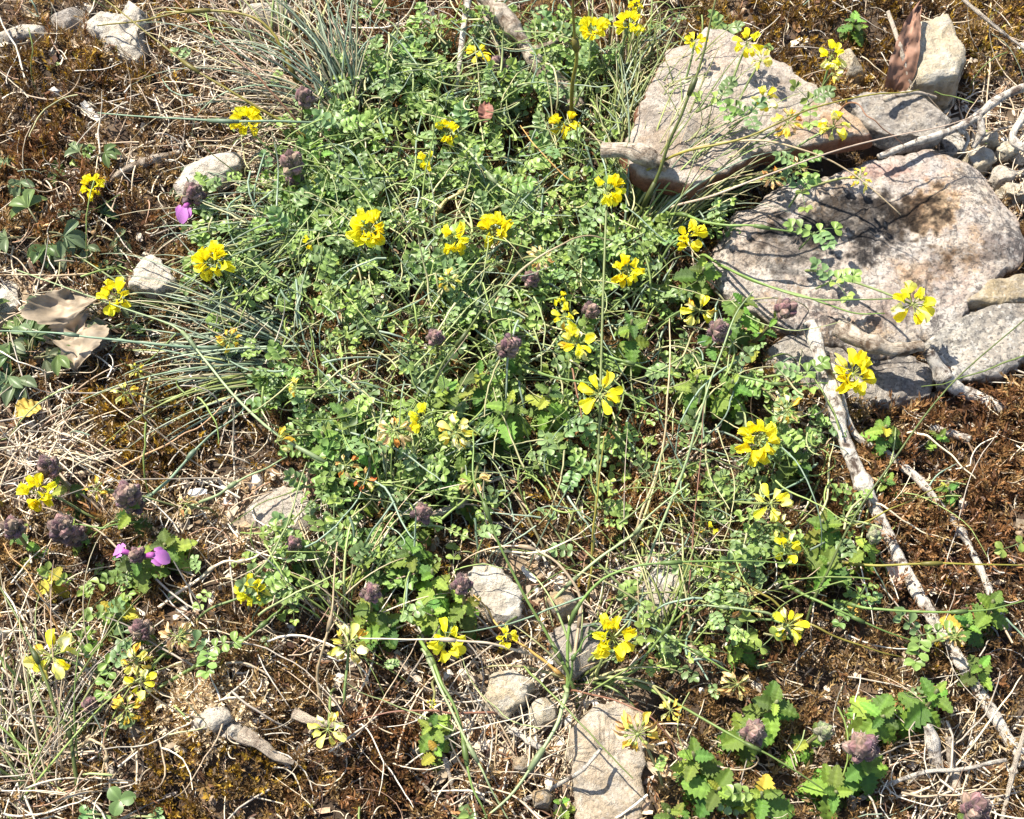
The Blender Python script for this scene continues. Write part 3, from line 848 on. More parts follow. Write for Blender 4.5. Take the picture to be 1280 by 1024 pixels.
LG1, LG2, LG3 = (.135, .225, .028), (.08, .145, .020), (.20, .255, .03)
GL = [germander_leaf_mesh(i, [LG1, LG1, LG2, LG3, LG1, LG2][i % 6], .25 + .04 * (i % 3)) for i in range(9)]
GLY = [germander_leaf_mesh(40 + i, (.38, .30, .03), .34) for i in range(2)]


def pinnate(seed, nl=9, tone=(.095, .155, .058), obov=True):
    """vetch leaf: rachis with paired rounded leaflets, unit length along X"""
    r = random.Random(seed)
    m = MB()
    arch = r.uniform(.0, .5)
    P = np.array([(t, 0, .12 * math.sin(t * 2.5) - arch * t * t) for t in np.linspace(0, .86, 7)])
    m.tube(P, np.linspace(.022, .012, 7), 4, (.15, .21, .08))
    k = (nl - 1) // 2
    slots = [(.22 + .62 * i / max(1, k - 1), s) for i in range(k) for s in (-1, 1)] + [(.86, 0)]
    for (t, s) in slots:
        p = np.array([np.interp(t, P[:, 0], P[:, 0]), 0, np.interp(t, P[:, 0], P[:, 2])])
        a = s * r.uniform(1.0, 1.35) + r.uniform(-.12, .12)
        L = r.uniform(.28, .38); wd = L * r.uniform(.36, .45)
        fold = r.uniform(.2, .9); up = r.uniform(.0, .55)
        V, F = blade_grid(6, [-1, -.5, 0, .5, 1], lambda u, i, c: wd * ([.12, .55, .85, 1.0, .82, .18][i]), lambda u, c, w: abs(c) * w * fold + up * L * u * .8 - .25 * L * u * u,
                          lambda u, i, c: -.09 * (1 if abs(c) < .1 and i == 5 else 0))
        V = V * np.array([L, 1, 1])
        ca, sa = math.cos(a), math.sin(a)
        V = np.c_[V[:, 0] * ca - V[:, 1] * sa, V[:, 0] * sa + V[:, 1] * ca, V[:, 2]] + p
        kk = r.uniform(.8, 1.2)
        C = np.array([[tone[0] * kk * q, tone[1] * kk * q, tone[2] * kk * q] for i in range(6) for q in (1.35, 1, 1.15, 1, 1.35)])
        m.add(V, F, C)
    return m


VL_MB = [pinnate(i, R.choice([7, 7, 9, 9, 5]), [(.165, .25, .066), (.14, .215, .082), (.20, .28, .06)][i % 3]) for i in range(8)]
VL = [m.mesh('vetch_leaf', M_vetch) for m in VL_MB]


# ------------------------------------------------------------------ vetch flower heads
def floret_mb(kind, seed, tone):
    r = random.Random(seed)
    m = MB()
    t2 = tuple(x * y for x, y in zip(tone, (.97, .9, .7)))

    def blade(n, path, widths, cup, c, cx=(-1, -.6, -.2, .2, .6, 1), yoff=0.0, roll=0.0):
        P = np.asarray(path, float)
        Q = smooth_path(P, n)
        T = np.gradient(Q, axis=0); T /= np.linalg.norm(T, axis=1)[:, None]
        tt = np.linspace(0, 1, n)
        if len(widths) == 3:    # claw width, limb half width, where the round limb begins to close
            w0, w1_, tc_ = widths
            ws = np.where(tt < tc_, w0 + (w1_ - w0) * np.clip(tt / tc_, 0, 1) ** 1.2, w1_ * np.sqrt(np.clip(1 - ((tt - tc_) / (1.001 - tc_)) ** 2, .0004, 1)))
        else:
            ws = np.interp(tt, np.linspace(0, 1, len(widths)), widths)
        V = []
        for i in range(n):
            nn = np.array([-T[i, 2], 0, T[i, 0]])
            for q in cx:
                y = q * ws[i]
                V.append(Q[i] + np.array([0, yoff + y * math.cos(roll), y * math.sin(roll)]) + nn * (cup * ws[i] * q * q))
        k = len(cx)
        F = [[i * k + j, (i + 1) * k + j, (i + 1) * k + j + 1, i * k + j + 1] for i in range(n - 1) for j in range(k - 1)]
        m.add(V, F, c)

    j = lambda s: r.uniform(-s, s)
    if kind == 'pea':
        # banner standing up at the back, two rounded wings in front, keel between
        blade(14, [(.44, 0, .10), (.53, 0, .26), (.64 + j(.05), 0, .44), (.84 + j(.06), 0, .56)], [.05, .225, .55], .62 + j(.25), tone)
        for s in (-1, 1):
            blade(11, [(.46, 0, .08), (.62, 0, .18), (.80, 0, .22), (.98, 0, .10 + j(.06))], [.03, .135, .60], .8, tone, (-1, -.4, .3, 1), s * .07, s * (.85 + j(.2)))
        m.tube(smooth_path([(.5, 0, .05), (.7, 0, .04), (.86, 0, .08), (.9, 0, .2)], 7), [.03, .06, .06, .055, .045, .03, .01], 6, t2)
    elif kind == 'open':
        blade(14, [(.38, 0, .08), (.56, 0, .18), (.78, 0, .20 + j(.06)), (1.02, 0, .10 + j(.1))], [.04, .20, .70], .45 + j(.3), tone)
        blade(9, [(.40, 0, .06), (.58, 0, .10), (.80, 0, .13)], [.03, .09, .6], .8, t2, yoff=j(.03))
        blade(7, [(.42, 0, .05), (.62, 0, .08), (.84 + j(.05), 0, .04)], [.03, .08, .12, .09, .02], -.4, t2, yoff=j(.06))
    else:   # dry
        for q in range(2):
            dz = -.25 * r.random()
            blade(8, [(.38, 0, .05), (.58, 0, .10 + j(.1)), (.78, j(.1), dz * .5 + j(.1)), (.95 + j(.12), j(.15), dz + j(.15))], [.03, .08, .13 + j(.04), .12, .09, .02], .9 + j(.5), tone if q else t2,
                  yoff=j(.05), roll=j(.8))
    if kind == 'open':
        for q in m.v: q[:, 0] = q[:, 0] * 1.13 - .135
    return m


def pedicel_mb(seed, c=(.22, .24, .06)):
    m = MB()
    m.tube(smooth_path([(.02, 0, -.04), (.22, 0, .05), (.42, 0, .07)], 6), .026, 5, c)
    m.tube([(.38, 0, .06), (.44, 0, .075), (.52, 0, .09), (.56, 0, .1)], [.03, .065, .075, .05], 7, (.24, .28, .07))
    return m


Y1, Y2, YP, YPP = (.91, .83, .045), (.90, .77, .022), (.86, .81, .22), (.80, .77, .40)
CREAM, TAN, ORG = (.62, .48, .26), (.50, .32, .13), (.55, .24, .07)
FL = {}
for key, kind, tones, mat in [('bright', 'pea', [Y1, Y1, Y2], M_petal), ('open', 'open', [Y1, Y2, Y1], M_petal), ('pale', 'open', [YP, YPP, YP], M_petal),
                              ('fade', 'dry', [YP, YPP, (.8, .6, .1)], M_petal), ('dry', 'dry', [CREAM, TAN, CREAM, (.66, .54, .33)], M_dry), ('rust', 'dry', [TAN, ORG, CREAM], M_dry),
                              ('gold', 'dry', [(.86, .68, .13), (.82, .58, .10)], M_petal)]:
    FL[key] = [floret_mb(kind, 100 + i, t).mesh('floret', mat) for i, t in enumerate(tones)] + [floret_mb(kind, 200 + i, t).mesh('floret', mat) for i, t in enumerate(tones)]
FL['pale'] = [floret_mb(kd, 300 + i, t).mesh('floret', M_petal) for i, (kd, t) in enumerate([('pea', YP), ('pea', YPP), ('open', YP), ('dry', YP), ('pea', YP), ('dry', YPP)])]
PED = pedicel_mb(0).mesh('pedicel', M_stem)
_b = MB(); _b.tube([(0, 0, -.10), (0, 0, -.04), (0, 0, .02), (0, 0, .05)], [.05, .09, .08, .03], 8, (.2, .24, .08))
UMB = _b.mesh('umbel_base', M_stem)
_b = MB(); _b.tube(smooth_path([(.35, 0, .08), (.5, 0, .16), (.66, 0, .2)], 6), [.05, .1, .13, .12, .08, .02], 7, (.62, .55, .06))
BUDM = _b.mesh('floret_bud', M_petal)

CENTER = np.array(px_plane(590, 330))


def flower(px, py, wpx, label, state='bright', n=8, arc=360, start=None, h=38, base=None, tilt=None, mix=None, hp=1.0, name='vetch_flower_head', group='yellow vetch flower heads', stalkc=(.16, .21, .07)):
    """one umbel on its stalk; base = photo pixel where the stalk leaves the ground"""
    top = Vector(at(px, py, h * .001))
    g = float(Hf(top.x, top.y))
    if top.z < g + .008: top = Vector(at(px, py, None, .012))
    s = mpp(top) * wpx / 2 * 1.04
    rr = random.Random(int(px * 7 + py))
    if base is None:
        v = CENTER[:2] - np.array(top[:2]); L = np.linalg.norm(v) + 1e-6
        b2 = np.array(top[:2]) + v / L * min(L, rr.uniform(.012, .03)) + np.array([rr.uniform(-.008, .008), rr.uniform(-.012, .004)])
        bp = Vector((b2[0], b2[1], float(Hf(*b2)) - .001))
    else:
        bp = Vector(at(*base)); bp.z -= .001
    e = empty(name, bp, label, 'flower', group)
    tl = tilt if tilt is not None else (rr.uniform(-.35, .35), rr.uniform(-.55, -.1), 1)
    ax = Vector(tl).normalized()
    loc = top - bp
    d = Vector(top - bp); hor = Vector((d.x, d.y, 0))
    P = smooth_path([(0, 0, 0), tuple(hor * .25 + Vector((0, 0, d.z * .45)) + Vector((rr.uniform(-.003, .003), rr.uniform(-.003, .003), 0))),
                     tuple(hor * .7 + Vector((0, 0, d.z * .85)) - ax * .003), tuple(d - ax * s * .12)], 16)
    m = MB(); m.tube(P, np.linspace(.00075, .0006, 16), 6, stalkc)
    ob('stalk', m.mesh('stalk', M_stem), e)
    Mx = Matrix.Translation(loc) @ frame(ax)
    ob('umbel_base', UMB, e, M=Mx @ Matrix.Scale(s, 4))
    n = max(n, int(round(n * 1.5))) if state not in ('dry', 'rust') else n + 2
    st = math.radians(start) if start is not None else rr.uniform(0, 6.28)
    for i in range(n):
        a = st + math.radians(arc) * (i / n if arc >= 359 else i / max(1, n - 1)) + rr.uniform(-.28, .28)
        k = mix[i % len(mix)] if mix else state
        sc = s * rr.uniform(.78, 1.12)
        el = rr.uniform(-.35, .3) + (.25 if k in ('bright',) else -.1 if k in ('dry', 'rust', 'fade', 'gold') else 0)
        Mf = Mx @ Matrix.Rotation(a, 4, 'Z') @ Matrix.Rotation(-el, 4, 'Y') @ Matrix.Rotation(rr.uniform(-.5, .5), 4, 'X') @ Matrix.Diagonal((sc, sc, sc * hp, 1))
        me = BUDM if k == 'bud' else rr.choice(FL[k])
        f = ob('floret' if k != 'bud' else 'floret_bud', me, e, M=Mf)
        ob('pedicel', PED, f, scale=(1, 1, 1) if k != 'open' else (.82, 1, 1))
    return e


FLOWERS = [
    (309, 155, 44, 'bright yellow vetch head above the pinkish white stone, touching a long pale green blade', dict(n=9, h=30, tilt=(0, -.1, 1))),
    (117, 233, 36, 'bright yellow vetch head on brown moss, farthest left of the upper heads', dict(n=7, h=22, tilt=(.1, -.5, 1), base=(140, 275))),
    (269, 327, 54, 'large bright yellow vetch head of stacked florets below the lone pink flower', dict(n=10, h=34, tilt=(-.2, -.6, 1), hp=1.2)),
    (146, 372, 48, 'yellow vetch head in two clumps just above the oak leaf', dict(n=7, h=20, mix=['bright', 'bright', 'bright', 'open'], base=(215, 400))),
    (388, 304, 28, 'small two floret yellow vetch head left of the wide yellow head', dict(n=3, arc=130, start=20, h=34)),
    (287, 424, 34, 'withered golden orange vetch head right of the oak leaf, over blue-green blades', dict(state='gold', n=7, h=24)),
    (462, 288, 54, 'wide bright yellow vetch head in two lobes, left of the paired heads', dict(n=9, h=42, tilt=(0, -.6, 1), hp=1.15)),
    (566, 301, 46, 'left one of the paired bright yellow vetch heads, open crescent shape', dict(n=7, arc=260, start=140, h=42, tilt=(0, -.5, 1))),
    (620, 290, 48, 'right one of the paired bright yellow vetch heads, full round crown', dict(n=10, h=42, tilt=(0, -.25, 1))),
    (560, 167, 36, 'bright yellow vetch head left of the small reddish brown leaf', dict(n=7, h=38, arc=300, start=120, tilt=(.1, -.6, 1))),
    (537, 203, 32, 'small loose yellow vetch head just below the head beside the reddish leaf', dict(n=4, arc=200, start=90, h=36)),
    (597, 68, 34, 'pale yellow vetch head seen from the side between two bleached sticks at top', dict(n=7, h=30, state='open', tilt=(0, .3, 1), hp=1.2)),
    (706, 154, 42, 'open yellow vetch head at the foot of the thick olive stalk', dict(n=5, arc=230, start=150, h=30, mix=['bright', 'bright', 'open'], tilt=(0, -.4, 1))),
    (742, 40, 42, 'crown shaped yellow vetch head at top, right beside the thick olive stalk', dict(n=9, h=45, tilt=(0, 0, 1))),
    (786, 31, 40, 'yellow vetch head at top, right neighbour of the crown shaped head', dict(n=7, h=45, tilt=(.1, -.4, 1), hp=1.2)),
    (759, 239, 48, 'horseshoe shaped yellow vetch head on the tallest straight thin stalk', dict(n=7, arc=250, start=145, h=62, tilt=(0, -.5, 1), base=(738, 735))),
    (783, 339, 46, 'bright yellow vetch head below the horseshoe shaped head', dict(n=8, arc=320, start=110, h=40, tilt=(0, -.5, 1))),
    (858, 297, 46, 'yellow vetch head seen edge on at the left foot of the mottled boulder', dict(n=6, h=40, tilt=(.7, -.7, .6), mix=['bright', 'bright', 'open'], hp=1.1)),
    (697, 372, 26, 'small yellow vetch head topmost of a chain of three', dict(n=3, arc=120, start=200, h=44, tilt=(-.4, -.5, 1))),
    (706, 396, 34, 'fading yellow vetch head in the middle of a chain of three', dict(n=5, h=42, mix=['bright', 'fade', 'open'])),
    (721, 430, 46, 'half faded vetch head lowest of a chain of three', dict(n=8, h=40, mix=['bright', 'pale', 'fade', 'open'])),
    (750, 493, 54, 'star shaped yellow vetch head with spread spoon petals on dark moss', dict(state='open', n=7, h=44, tilt=(0, -.35, 1))),
    (530, 523, 42, 'yellow vetch head of a few florets touching a brown withered head', dict(n=4, arc=170, start=-20, h=40, mix=['bright', 'open'])),
    (570, 541, 48, 'fading golden vetch head with radiating petals right of the brown withered head', dict(state='pale', n=9, h=38, mix=['pale', 'gold', 'pale'])),
    (948, 550, 60, 'large bright yellow ring shaped vetch head left of the bleached stick', dict(n=8, h=36, tilt=(.05, -.45, 1), base=(985, 600))),
    (1066, 468, 62, 'large yellow vetch head with faded lower petals lying over the bleached stick', dict(n=9, h=34, tilt=(.1, -.4, 1), start=-60, mix=['bright', 'bright', 'bright', 'bright', 'bright', 'bright', 'open', 'pale', 'pale'], base=(935, 475))),
    (1141, 380, 52, 'loose yellow vetch head with pale centre lying on the mottled boulder', dict(n=8, h=48, mix=['bright', 'pale', 'open'], tilt=(.2, -.5, 1), base=(985, 345))),
    (1040, 70, 36, 'yellow vetch head on moss above the pinkish slab, paler florets below', dict(n=7, h=48, mix=['bright', 'open', 'bright', 'pale'], tilt=(0, -.7, .8), hp=1.2, base=(1020, 150))),
    (1040, 92, 26, 'pale yellow drooping vetch florets under the yellow head above the slab', dict(n=4, h=46, state='pale', arc=160, start=190, base=(1012, 150))),
    (934, 54, 36, 'yellow vetch head at the upper edge of the pinkish slab', dict(n=5, h=60, mix=['bright', 'open'], tilt=(-.2, -.5, 1), base=(880, 200))),
    (951, 75, 32, 'fading vetch head just below the head on the slab\'s upper edge', dict(n=6, h=58, state='pale', base=(885, 205))),
    (868, 54, 30, 'small yellow vetch head behind the dark green stalk at the slab\'s top', dict(n=5, h=56, mix=['open', 'bright'], base=(845, 170))),
    (955, 124, 36, 'pale yellow vetch head in the middle of the pinkish slab', dict(n=6, h=60, state='pale', mix=['pale', 'open'], base=(870, 235))),
    (985, 153, 40, 'withered golden vetch head between two pale heads on the slab', dict(n=8, h=60, state='gold', mix=['gold', 'fade', 'rust'], base=(880, 250))),
    (1042, 158, 42, 'half bright vetch head over the slab\'s right end', dict(n=7, h=58, mix=['bright', 'pale', 'fade'], base=(900, 265))),
    (875, 388, 44, 'pale yellow flattened vetch head above purple buds, left of the boulder', dict(n=7, h=34, state='fade', mix=['fade', 'open', 'pale'], tilt=(0, -.9, .7))),
    (964, 629, 50, 'light lemon yellow vetch head wide open above dark moss, right of centre', dict(n=5, h=36, state='pale', mix=['pale', 'open'], tilt=(0, -.3, 1))),
    (974, 657, 32, 'lemon yellow drooping vetch florets directly under the light open head', dict(n=4, h=30, state='pale', arc=180, start=180)),
    (984, 683, 42, 'yellow vetch head sunk in leaves under the lemon yellow florets', dict(n=6, h=28, mix=['open', 'bright', 'pale'], tilt=(0, -.7, .7))),
    (887, 664, 24, 'tiny pair of yellow vetch buds in stems left of the lemon heads', dict(n=3, arc=120, start=-30, h=24, mix=['bud', 'bright'])),
    (934, 757, 44, 'withered cream vetch head of thin petals left of the pale star head', dict(n=7, h=22, state='dry')),
    (985, 782, 46, 'pale yellow star shaped vetch head on long crossing stems, lower right', dict(n=9, h=28, state='pale', mix=['pale', 'open', 'fade'], tilt=(0, -.3, 1), base=(915, 770))),
    (766, 797, 60, 'bright yellow ring shaped vetch head just right of the hairy tussock', dict(n=9, h=36, tilt=(0, -.35, 1), base=(745, 850))),
    (558, 800, 50, 'loose yellow vetch head of separate florets over a straw, left of tussock', dict(n=6, h=24, mix=['bright', 'bright', 'open'], tilt=(0, -.5, 1))),
    (633, 795, 34, 'narrow yellow vetch head seen side on above the pale rounded stone', dict(n=5, h=24, mix=['bright', 'bright', 'fade'], tilt=(.6, -.6, .6))),
    (436, 806, 52, 'faded lemon vetch head with drooping petals at a straw\'s left end', dict(n=8, h=26, state='pale', mix=['pale', 'fade', 'gold'], base=(435, 890))),
    (410, 912, 48, 'pale lemon vetch head alone on dark moss beside weathered wood', dict(n=6, h=24, state='pale', mix=['pale', 'fade', 'pale'], base=(420, 860))),
    (317, 738, 46, 'yellow vetch head of five separate florets at a long stalk end, lower left', dict(n=6, h=24, mix=['bright', 'bright', 'bright', 'open', 'pale'], base=(238, 782))),
    (65, 820, 62, 'big pale yellow vetch head by the left edge above dry grass', dict(n=8, h=30, state='pale', mix=['pale', 'pale', 'open', 'fade'], base=(150, 850))),
    (170, 828, 46, 'fading yellow vetch head upper of two tiers below the purple bud', dict(n=8, h=30, state='fade', mix=['fade', 'pale', 'gold'], tilt=(0, -.7, .7))),
    (175, 853, 44, 'fading yellow vetch head lower of two tiers below the purple bud', dict(n=7, h=26, state='pale', mix=['open', 'pale', 'fade'], tilt=(0, -.7, .7))),
    (158, 886, 42, 'wilted golden yellow vetch head lowest of the cluster at lower left', dict(n=7, h=22, state='gold', mix=['fade', 'gold'], base=(250, 835))),
    (49, 617, 52, 'bright yellow vetch head among purple buds at the left edge', dict(n=6, h=26, arc=300, start=160, tilt=(0, -.5, 1), base=(140, 655))),
]
WITHERED = [
    (493, 538, 50, 'brown withered vetch head with papery petals left of centre', dict(state='dry', n=9, h=40, mix=['dry', 'rust', 'dry'])),
    (222, 796, 46, 'cream withered vetch head right of the purple bud, lower left', dict(state='dry', n=10, h=26)),
    (797, 918, 56, 'large cream and orange withered vetch head over the long bottom rock', dict(state='dry', n=13, h=34, mix=['dry', 'dry', 'gold'], base=(830, 990))),
    (922, 856, 44, 'withered tan vetch head left of bright germander leaves, lower right', dict(state='dry', n=8, h=24, mix=['dry', 'rust'])),
    (345, 552, 44, 'loose pale yellow vetch florets drooping by golden moss', dict(state='fade', n=3, arc=110, start=-40, h=28)),
    (371, 485, 30, 'pale yellow closed vetch florets right of blue-green blades', dict(state='fade', n=4, arc=140, start=40, h=34)),
    (592, 601, 46, 'shrivelled cream vetch head over dark moss in the centre', dict(state='dry', n=5, h=30, arc=220, start=160)),
    (432, 582, 34, 'shrivelled rust orange vetch head upper of two left of centre', dict(state='rust', n=4, h=34)),
    (456, 600, 36, 'shrivelled rust brown vetch head lower of two left of centre', dict(state='rust', n=4, h=32)),
    (676, 322, 34, 'dried cream vetch head at the tip of an arching tan stem', dict(state='dry', n=6, h=42)),
    (560, 351, 32, 'pale greenish vetch head just below the left paired head', dict(state='fade', n=6, h=38)),
    (1075, 222, 34, 'green vetch buds with golden withered florets on the boulder\'s top edge', dict(state='gold', n=6, h=46, mix=['gold', 'bud', 'fade'], base=(985, 250))),
    (966, 222, 34, 'withered orange vetch head in the shadow gap between slab and boulder', dict(state='rust', n=6, h=46, base=(880, 262))),
    (998, 208, 28, 'small withered tan vetch head at the slab\'s lower right edge', dict(state='dry', n=5, h=48, base=(890, 255))),
    (156, 491, 32, 'greenish spent vetch head above golden moss', dict(state='fade', n=5, h=20)),
    (171, 462, 26, 'small green vetch bud cluster above the greenish spent head', dict(mix=['bud', 'fade'], n=6, h=20)),
    (1194, 797, 28, 'withered cream vetch head hanging on the lower bleached stick', dict(state='dry', n=6, h=24, base=(1145, 805))),
    (984, 513, 40, 'withered greenish cream vetch head above the large ring shaped head', dict(state='dry', n=7, h=34, mix=['dry', 'fade'], base=(925, 480))),
    (232, 630, 28, 'tiny dried cream vetch head beside long stalks above bare soil', dict(state='dry', n=6, h=14)),
    (795, 8, 22, 'small yellow vetch head cut by the top edge', dict(n=5, h=40)),
    (540, 880, 20, 'small green vetch bud beside the toothed rosette near the bottom', dict(mix=['bud'], n=6, h=16)),
    (838, 888, 34, 'pale spent vetch head upper right of the large cream head', dict(state='fade', n=6, h=24)),
    (120, 612, 34, 'yellowish dried vetch head between purple bud heads at left', dict(state='dry', n=6, h=24, mix=['dry', 'gold'])),
]
for a in FLOWERS: flower(a[0], a[1], a[2], a[3], **a[4])
for a in WITHERED: a[4]['h'] = a[4].get('h', 38) + 7; flower(a[0], a[1], a[2], a[3], name='withered_flower_head', group='withered vetch flower heads', stalkc=(.2, .2, .08), **a[4])


# ------------------------------------------------------------------ germander
def calyx_mb(seed, tone=(.15, .085, .095)):
    r = random.Random(seed)
    m = MB()
    P = [(0, 0, 0), (0, 0, .10), (0, .0, .28), (0, 0, .5), (0, 0, .72), (0, 0, .88), (0, 0, 1.0)]
    rad = np.array([.05, .19, .31, .34, .28, .15, .02])
    k = 10
    V, C = [], []
    for i, p in enumerate(P):
        for j in range(k):
            a = 2 * PI * j / k
            q = rad[i] * (1 + (.10 if j % 2 else -.06))
            V.append((q * math.cos(a), q * math.sin(a), p[2]))
            g = (1.4 if j % 2 else .6) * (.75 + .5 * p[2])
            gr = .35 * (1 - p[2])
            C.append((tone[0] * g * (1 - gr) + .10 * gr, tone[1] * g * (1 - gr) + .15 * gr, tone[2] * g * (1 - gr) + .05 * gr))
    F = [[i * k + j, i * k + (j + 1) % k, (i + 1) * k + (j + 1) % k, (i + 1) * k + j] for i in range(6) for j in range(k)]
    m.add(V, F, C)
    for q in range(22):      # hairs
        i = r.uniform(.5, 5.4); a = r.uniform(0, 2 * PI)
        z = np.interp(i, range(7), [p[2] for p in P]); rr = np.interp(i, range(7), rad)
        p = np.array([rr * math.cos(a), rr * math.sin(a), z])
        d = np.array([math.cos(a), math.sin(a), r.uniform(.2, 1.2)]); d /= np.linalg.norm(d)
        sd = np.array([-math.sin(a), math.cos(a), 0]) * .012
        m.add([p - sd, p + sd, p + d * r.uniform(.08, .17)], [[0, 1, 2, 2]], (.30, .23, .21))
    return m


CAL = [calyx_mb(i, t).mesh('calyx', M_bud) for i, t in enumerate([(.13, .066, .066), (.175, .10, .09), (.085, .043, .05), (.155, .10, .075)])]
CALG = [calyx_mb(i, t).mesh('calyx', M_bud) for i, t in enumerate([(.15, .17, .08), (.18, .17, .11)])]


def pink_mb():
    m = MB()
    # tube, broad lower lip with side lobes
    m.tube(smooth_path([(0, 0, 0), (.15, 0, .2), (.35, 0, .3)], 6), [.06, .07, .08, .1, .11, .1], 7, (.45, .12, .38))
    for (y, l, w_) in ((0, .55, .24), (-.2, .32, .12), (.2, .32, .12)):
        V, F = blade_grid(7, [-1, -.5, 0, .5, 1], lambda t, i, c: w_ * [.35, .5, .8, 1, 1, .8, .3][i], lambda t, c, w: .3 - .55 * t * t * l + abs(c) * w * .35)
        V = V * np.array([l, 1, 1]) + np.array([.3, y, 0])
        C = np.array([(.62, .24, .60)] * len(V)); m.add(V, F, C)
    return m


PINK = pink_mb().mesh('corolla', M_pink)


def germander(px, py, label, h=30, head=None, leaves=8, ll=13, base=None, tone=None, pink=(), lean=None, green=False, group='germander plants', tiers=1, yellow=0):
    """px,py: the top of the plant. head = width of the bud head in photo pixels (None: leafy tip)"""
    top = Vector(at(px, py, h * .001))
    if top.z < float(Hf(top.x, top.y)) + .008: top = Vector(at(px, py, None, .012))
    rr = random.Random(int(px * 13 + py * 3))
    if base is None:
        bx, by = top.x + rr.uniform(-.008, .008), top.y + rr.uniform(-.010, .004)
        bp = Vector((bx, by, float(Hf(bx, by)) - .001))
    else:
        bp = Vector(at(*base)); bp.z -= .001
    e = empty('germander_plant', bp, label, 'plant', group)
    d = top - bp
    P = smooth_path([(0, 0, 0), tuple(d * .45 + Vector((rr.uniform(-.003, .003), rr.uniform(-.003, .003), 0))), tuple(d)], 14)
    m = MB(); m.tube(P, np.linspace(.0011, .0008, 14), 6, [(.18 - .04 * t, .10 + .05 * t, .06) for t in np.linspace(0, 1, 14)])
    ob('stem', m.mesh('stem', M_stem), e)
    if leaves >= 10: leaves += 4
    k = max(1, leaves // 2)
    a0 = rr.uniform(0, PI)
    for i in range(k):
        t = 1 - (i / k) * .85 - (.02 if head is None else .14)
        p = Vector(P[max(0, min(13, int(t * 13)))])
        for sgn in (0, 1):
            a = a0 + i * PI / 2 + sgn * PI + rr.uniform(-.3, .3)
            # smaller at the tip, flatter and longer lower down
            size = ll * .00078 * (.6 + .5 * min(1, i / 2.2)) * rr.uniform(.85, 1.15)
            el = (.55 if head is None else .3) - .28 * i + rr.uniform(-.15, .2)
            el = max(el, -.25)
            Mx = Matrix.Translation(p) @ Matrix.Rotation(a, 4, 'Z') @ Matrix.Rotation(-el, 4, 'Y') @ Matrix.Rotation(rr.uniform(-.3, .3), 4, 'X') @ Matrix.Scale(size, 4)
            lf = rr.choice(GLY) if rr.random() < yellow else rr.choice(GL)
            ob('leaf', lf, e, M=Mx)
    if head:
        s = mpp(top) * head
        ax = Vector((d.x * .6 + rr.uniform(-.1, .1) * d.z, d.y * .6 - .15 * d.z, d.z)).normalized()
        for tr in range(tiers):
            Mh = Matrix.Translation(d - ax * (tr * s * .85)) @ frame(ax)
            s = s * rr.uniform(.92, 1.1) * (.8 if tr else 1)
            mm = MB(); mm.tube([(0, 0, -s * .5), (0, 0, -s * .2), (0, 0, s * .15), (0, 0, s * .3)], [s * .1, s * .2, s * .16, s * .03], 8, (.10, .09, .06))
            bh = ob('bud_head', mm.mesh('bud_head', M_bud), e, M=Mh)
            spec = [(3, .22, .50, .10), (5, .50, .50, -.03), (6, .85, .46, -.20)]
            for wi, (n, op, sz, z0) in enumerate(spec):
                for i in range(n):
                    a = 2 * PI * i / n + wi * .5 + rr.uniform(-.2, .2)
                    Mc = Matrix.Translation((0, 0, s * z0)) @ Matrix.Rotation(a, 4, 'Z') @ Matrix.Rotation(op + rr.uniform(-.15, .15), 4, 'Y') @ Matrix.Translation((0, 0, s * .08)) @ Matrix.Scale(s * sz * rr.uniform(.9, 1.15), 4)
                    ob('calyx', rr.choice(CALG if green else CAL), bh, M=Mc)
        for (ax_, sz) in pink:
            Mp = Matrix.Translation(d) @ Matrix.Rotation(ax_, 4, 'Z') @ Matrix.Rotation(.2, 4, 'Y') @ Matrix.Translation((s * .25, 0, -s * .1)) @ Matrix.Scale(s * sz, 4)
            ob('pink_flower', PINK, e, M=Mp)
    return e


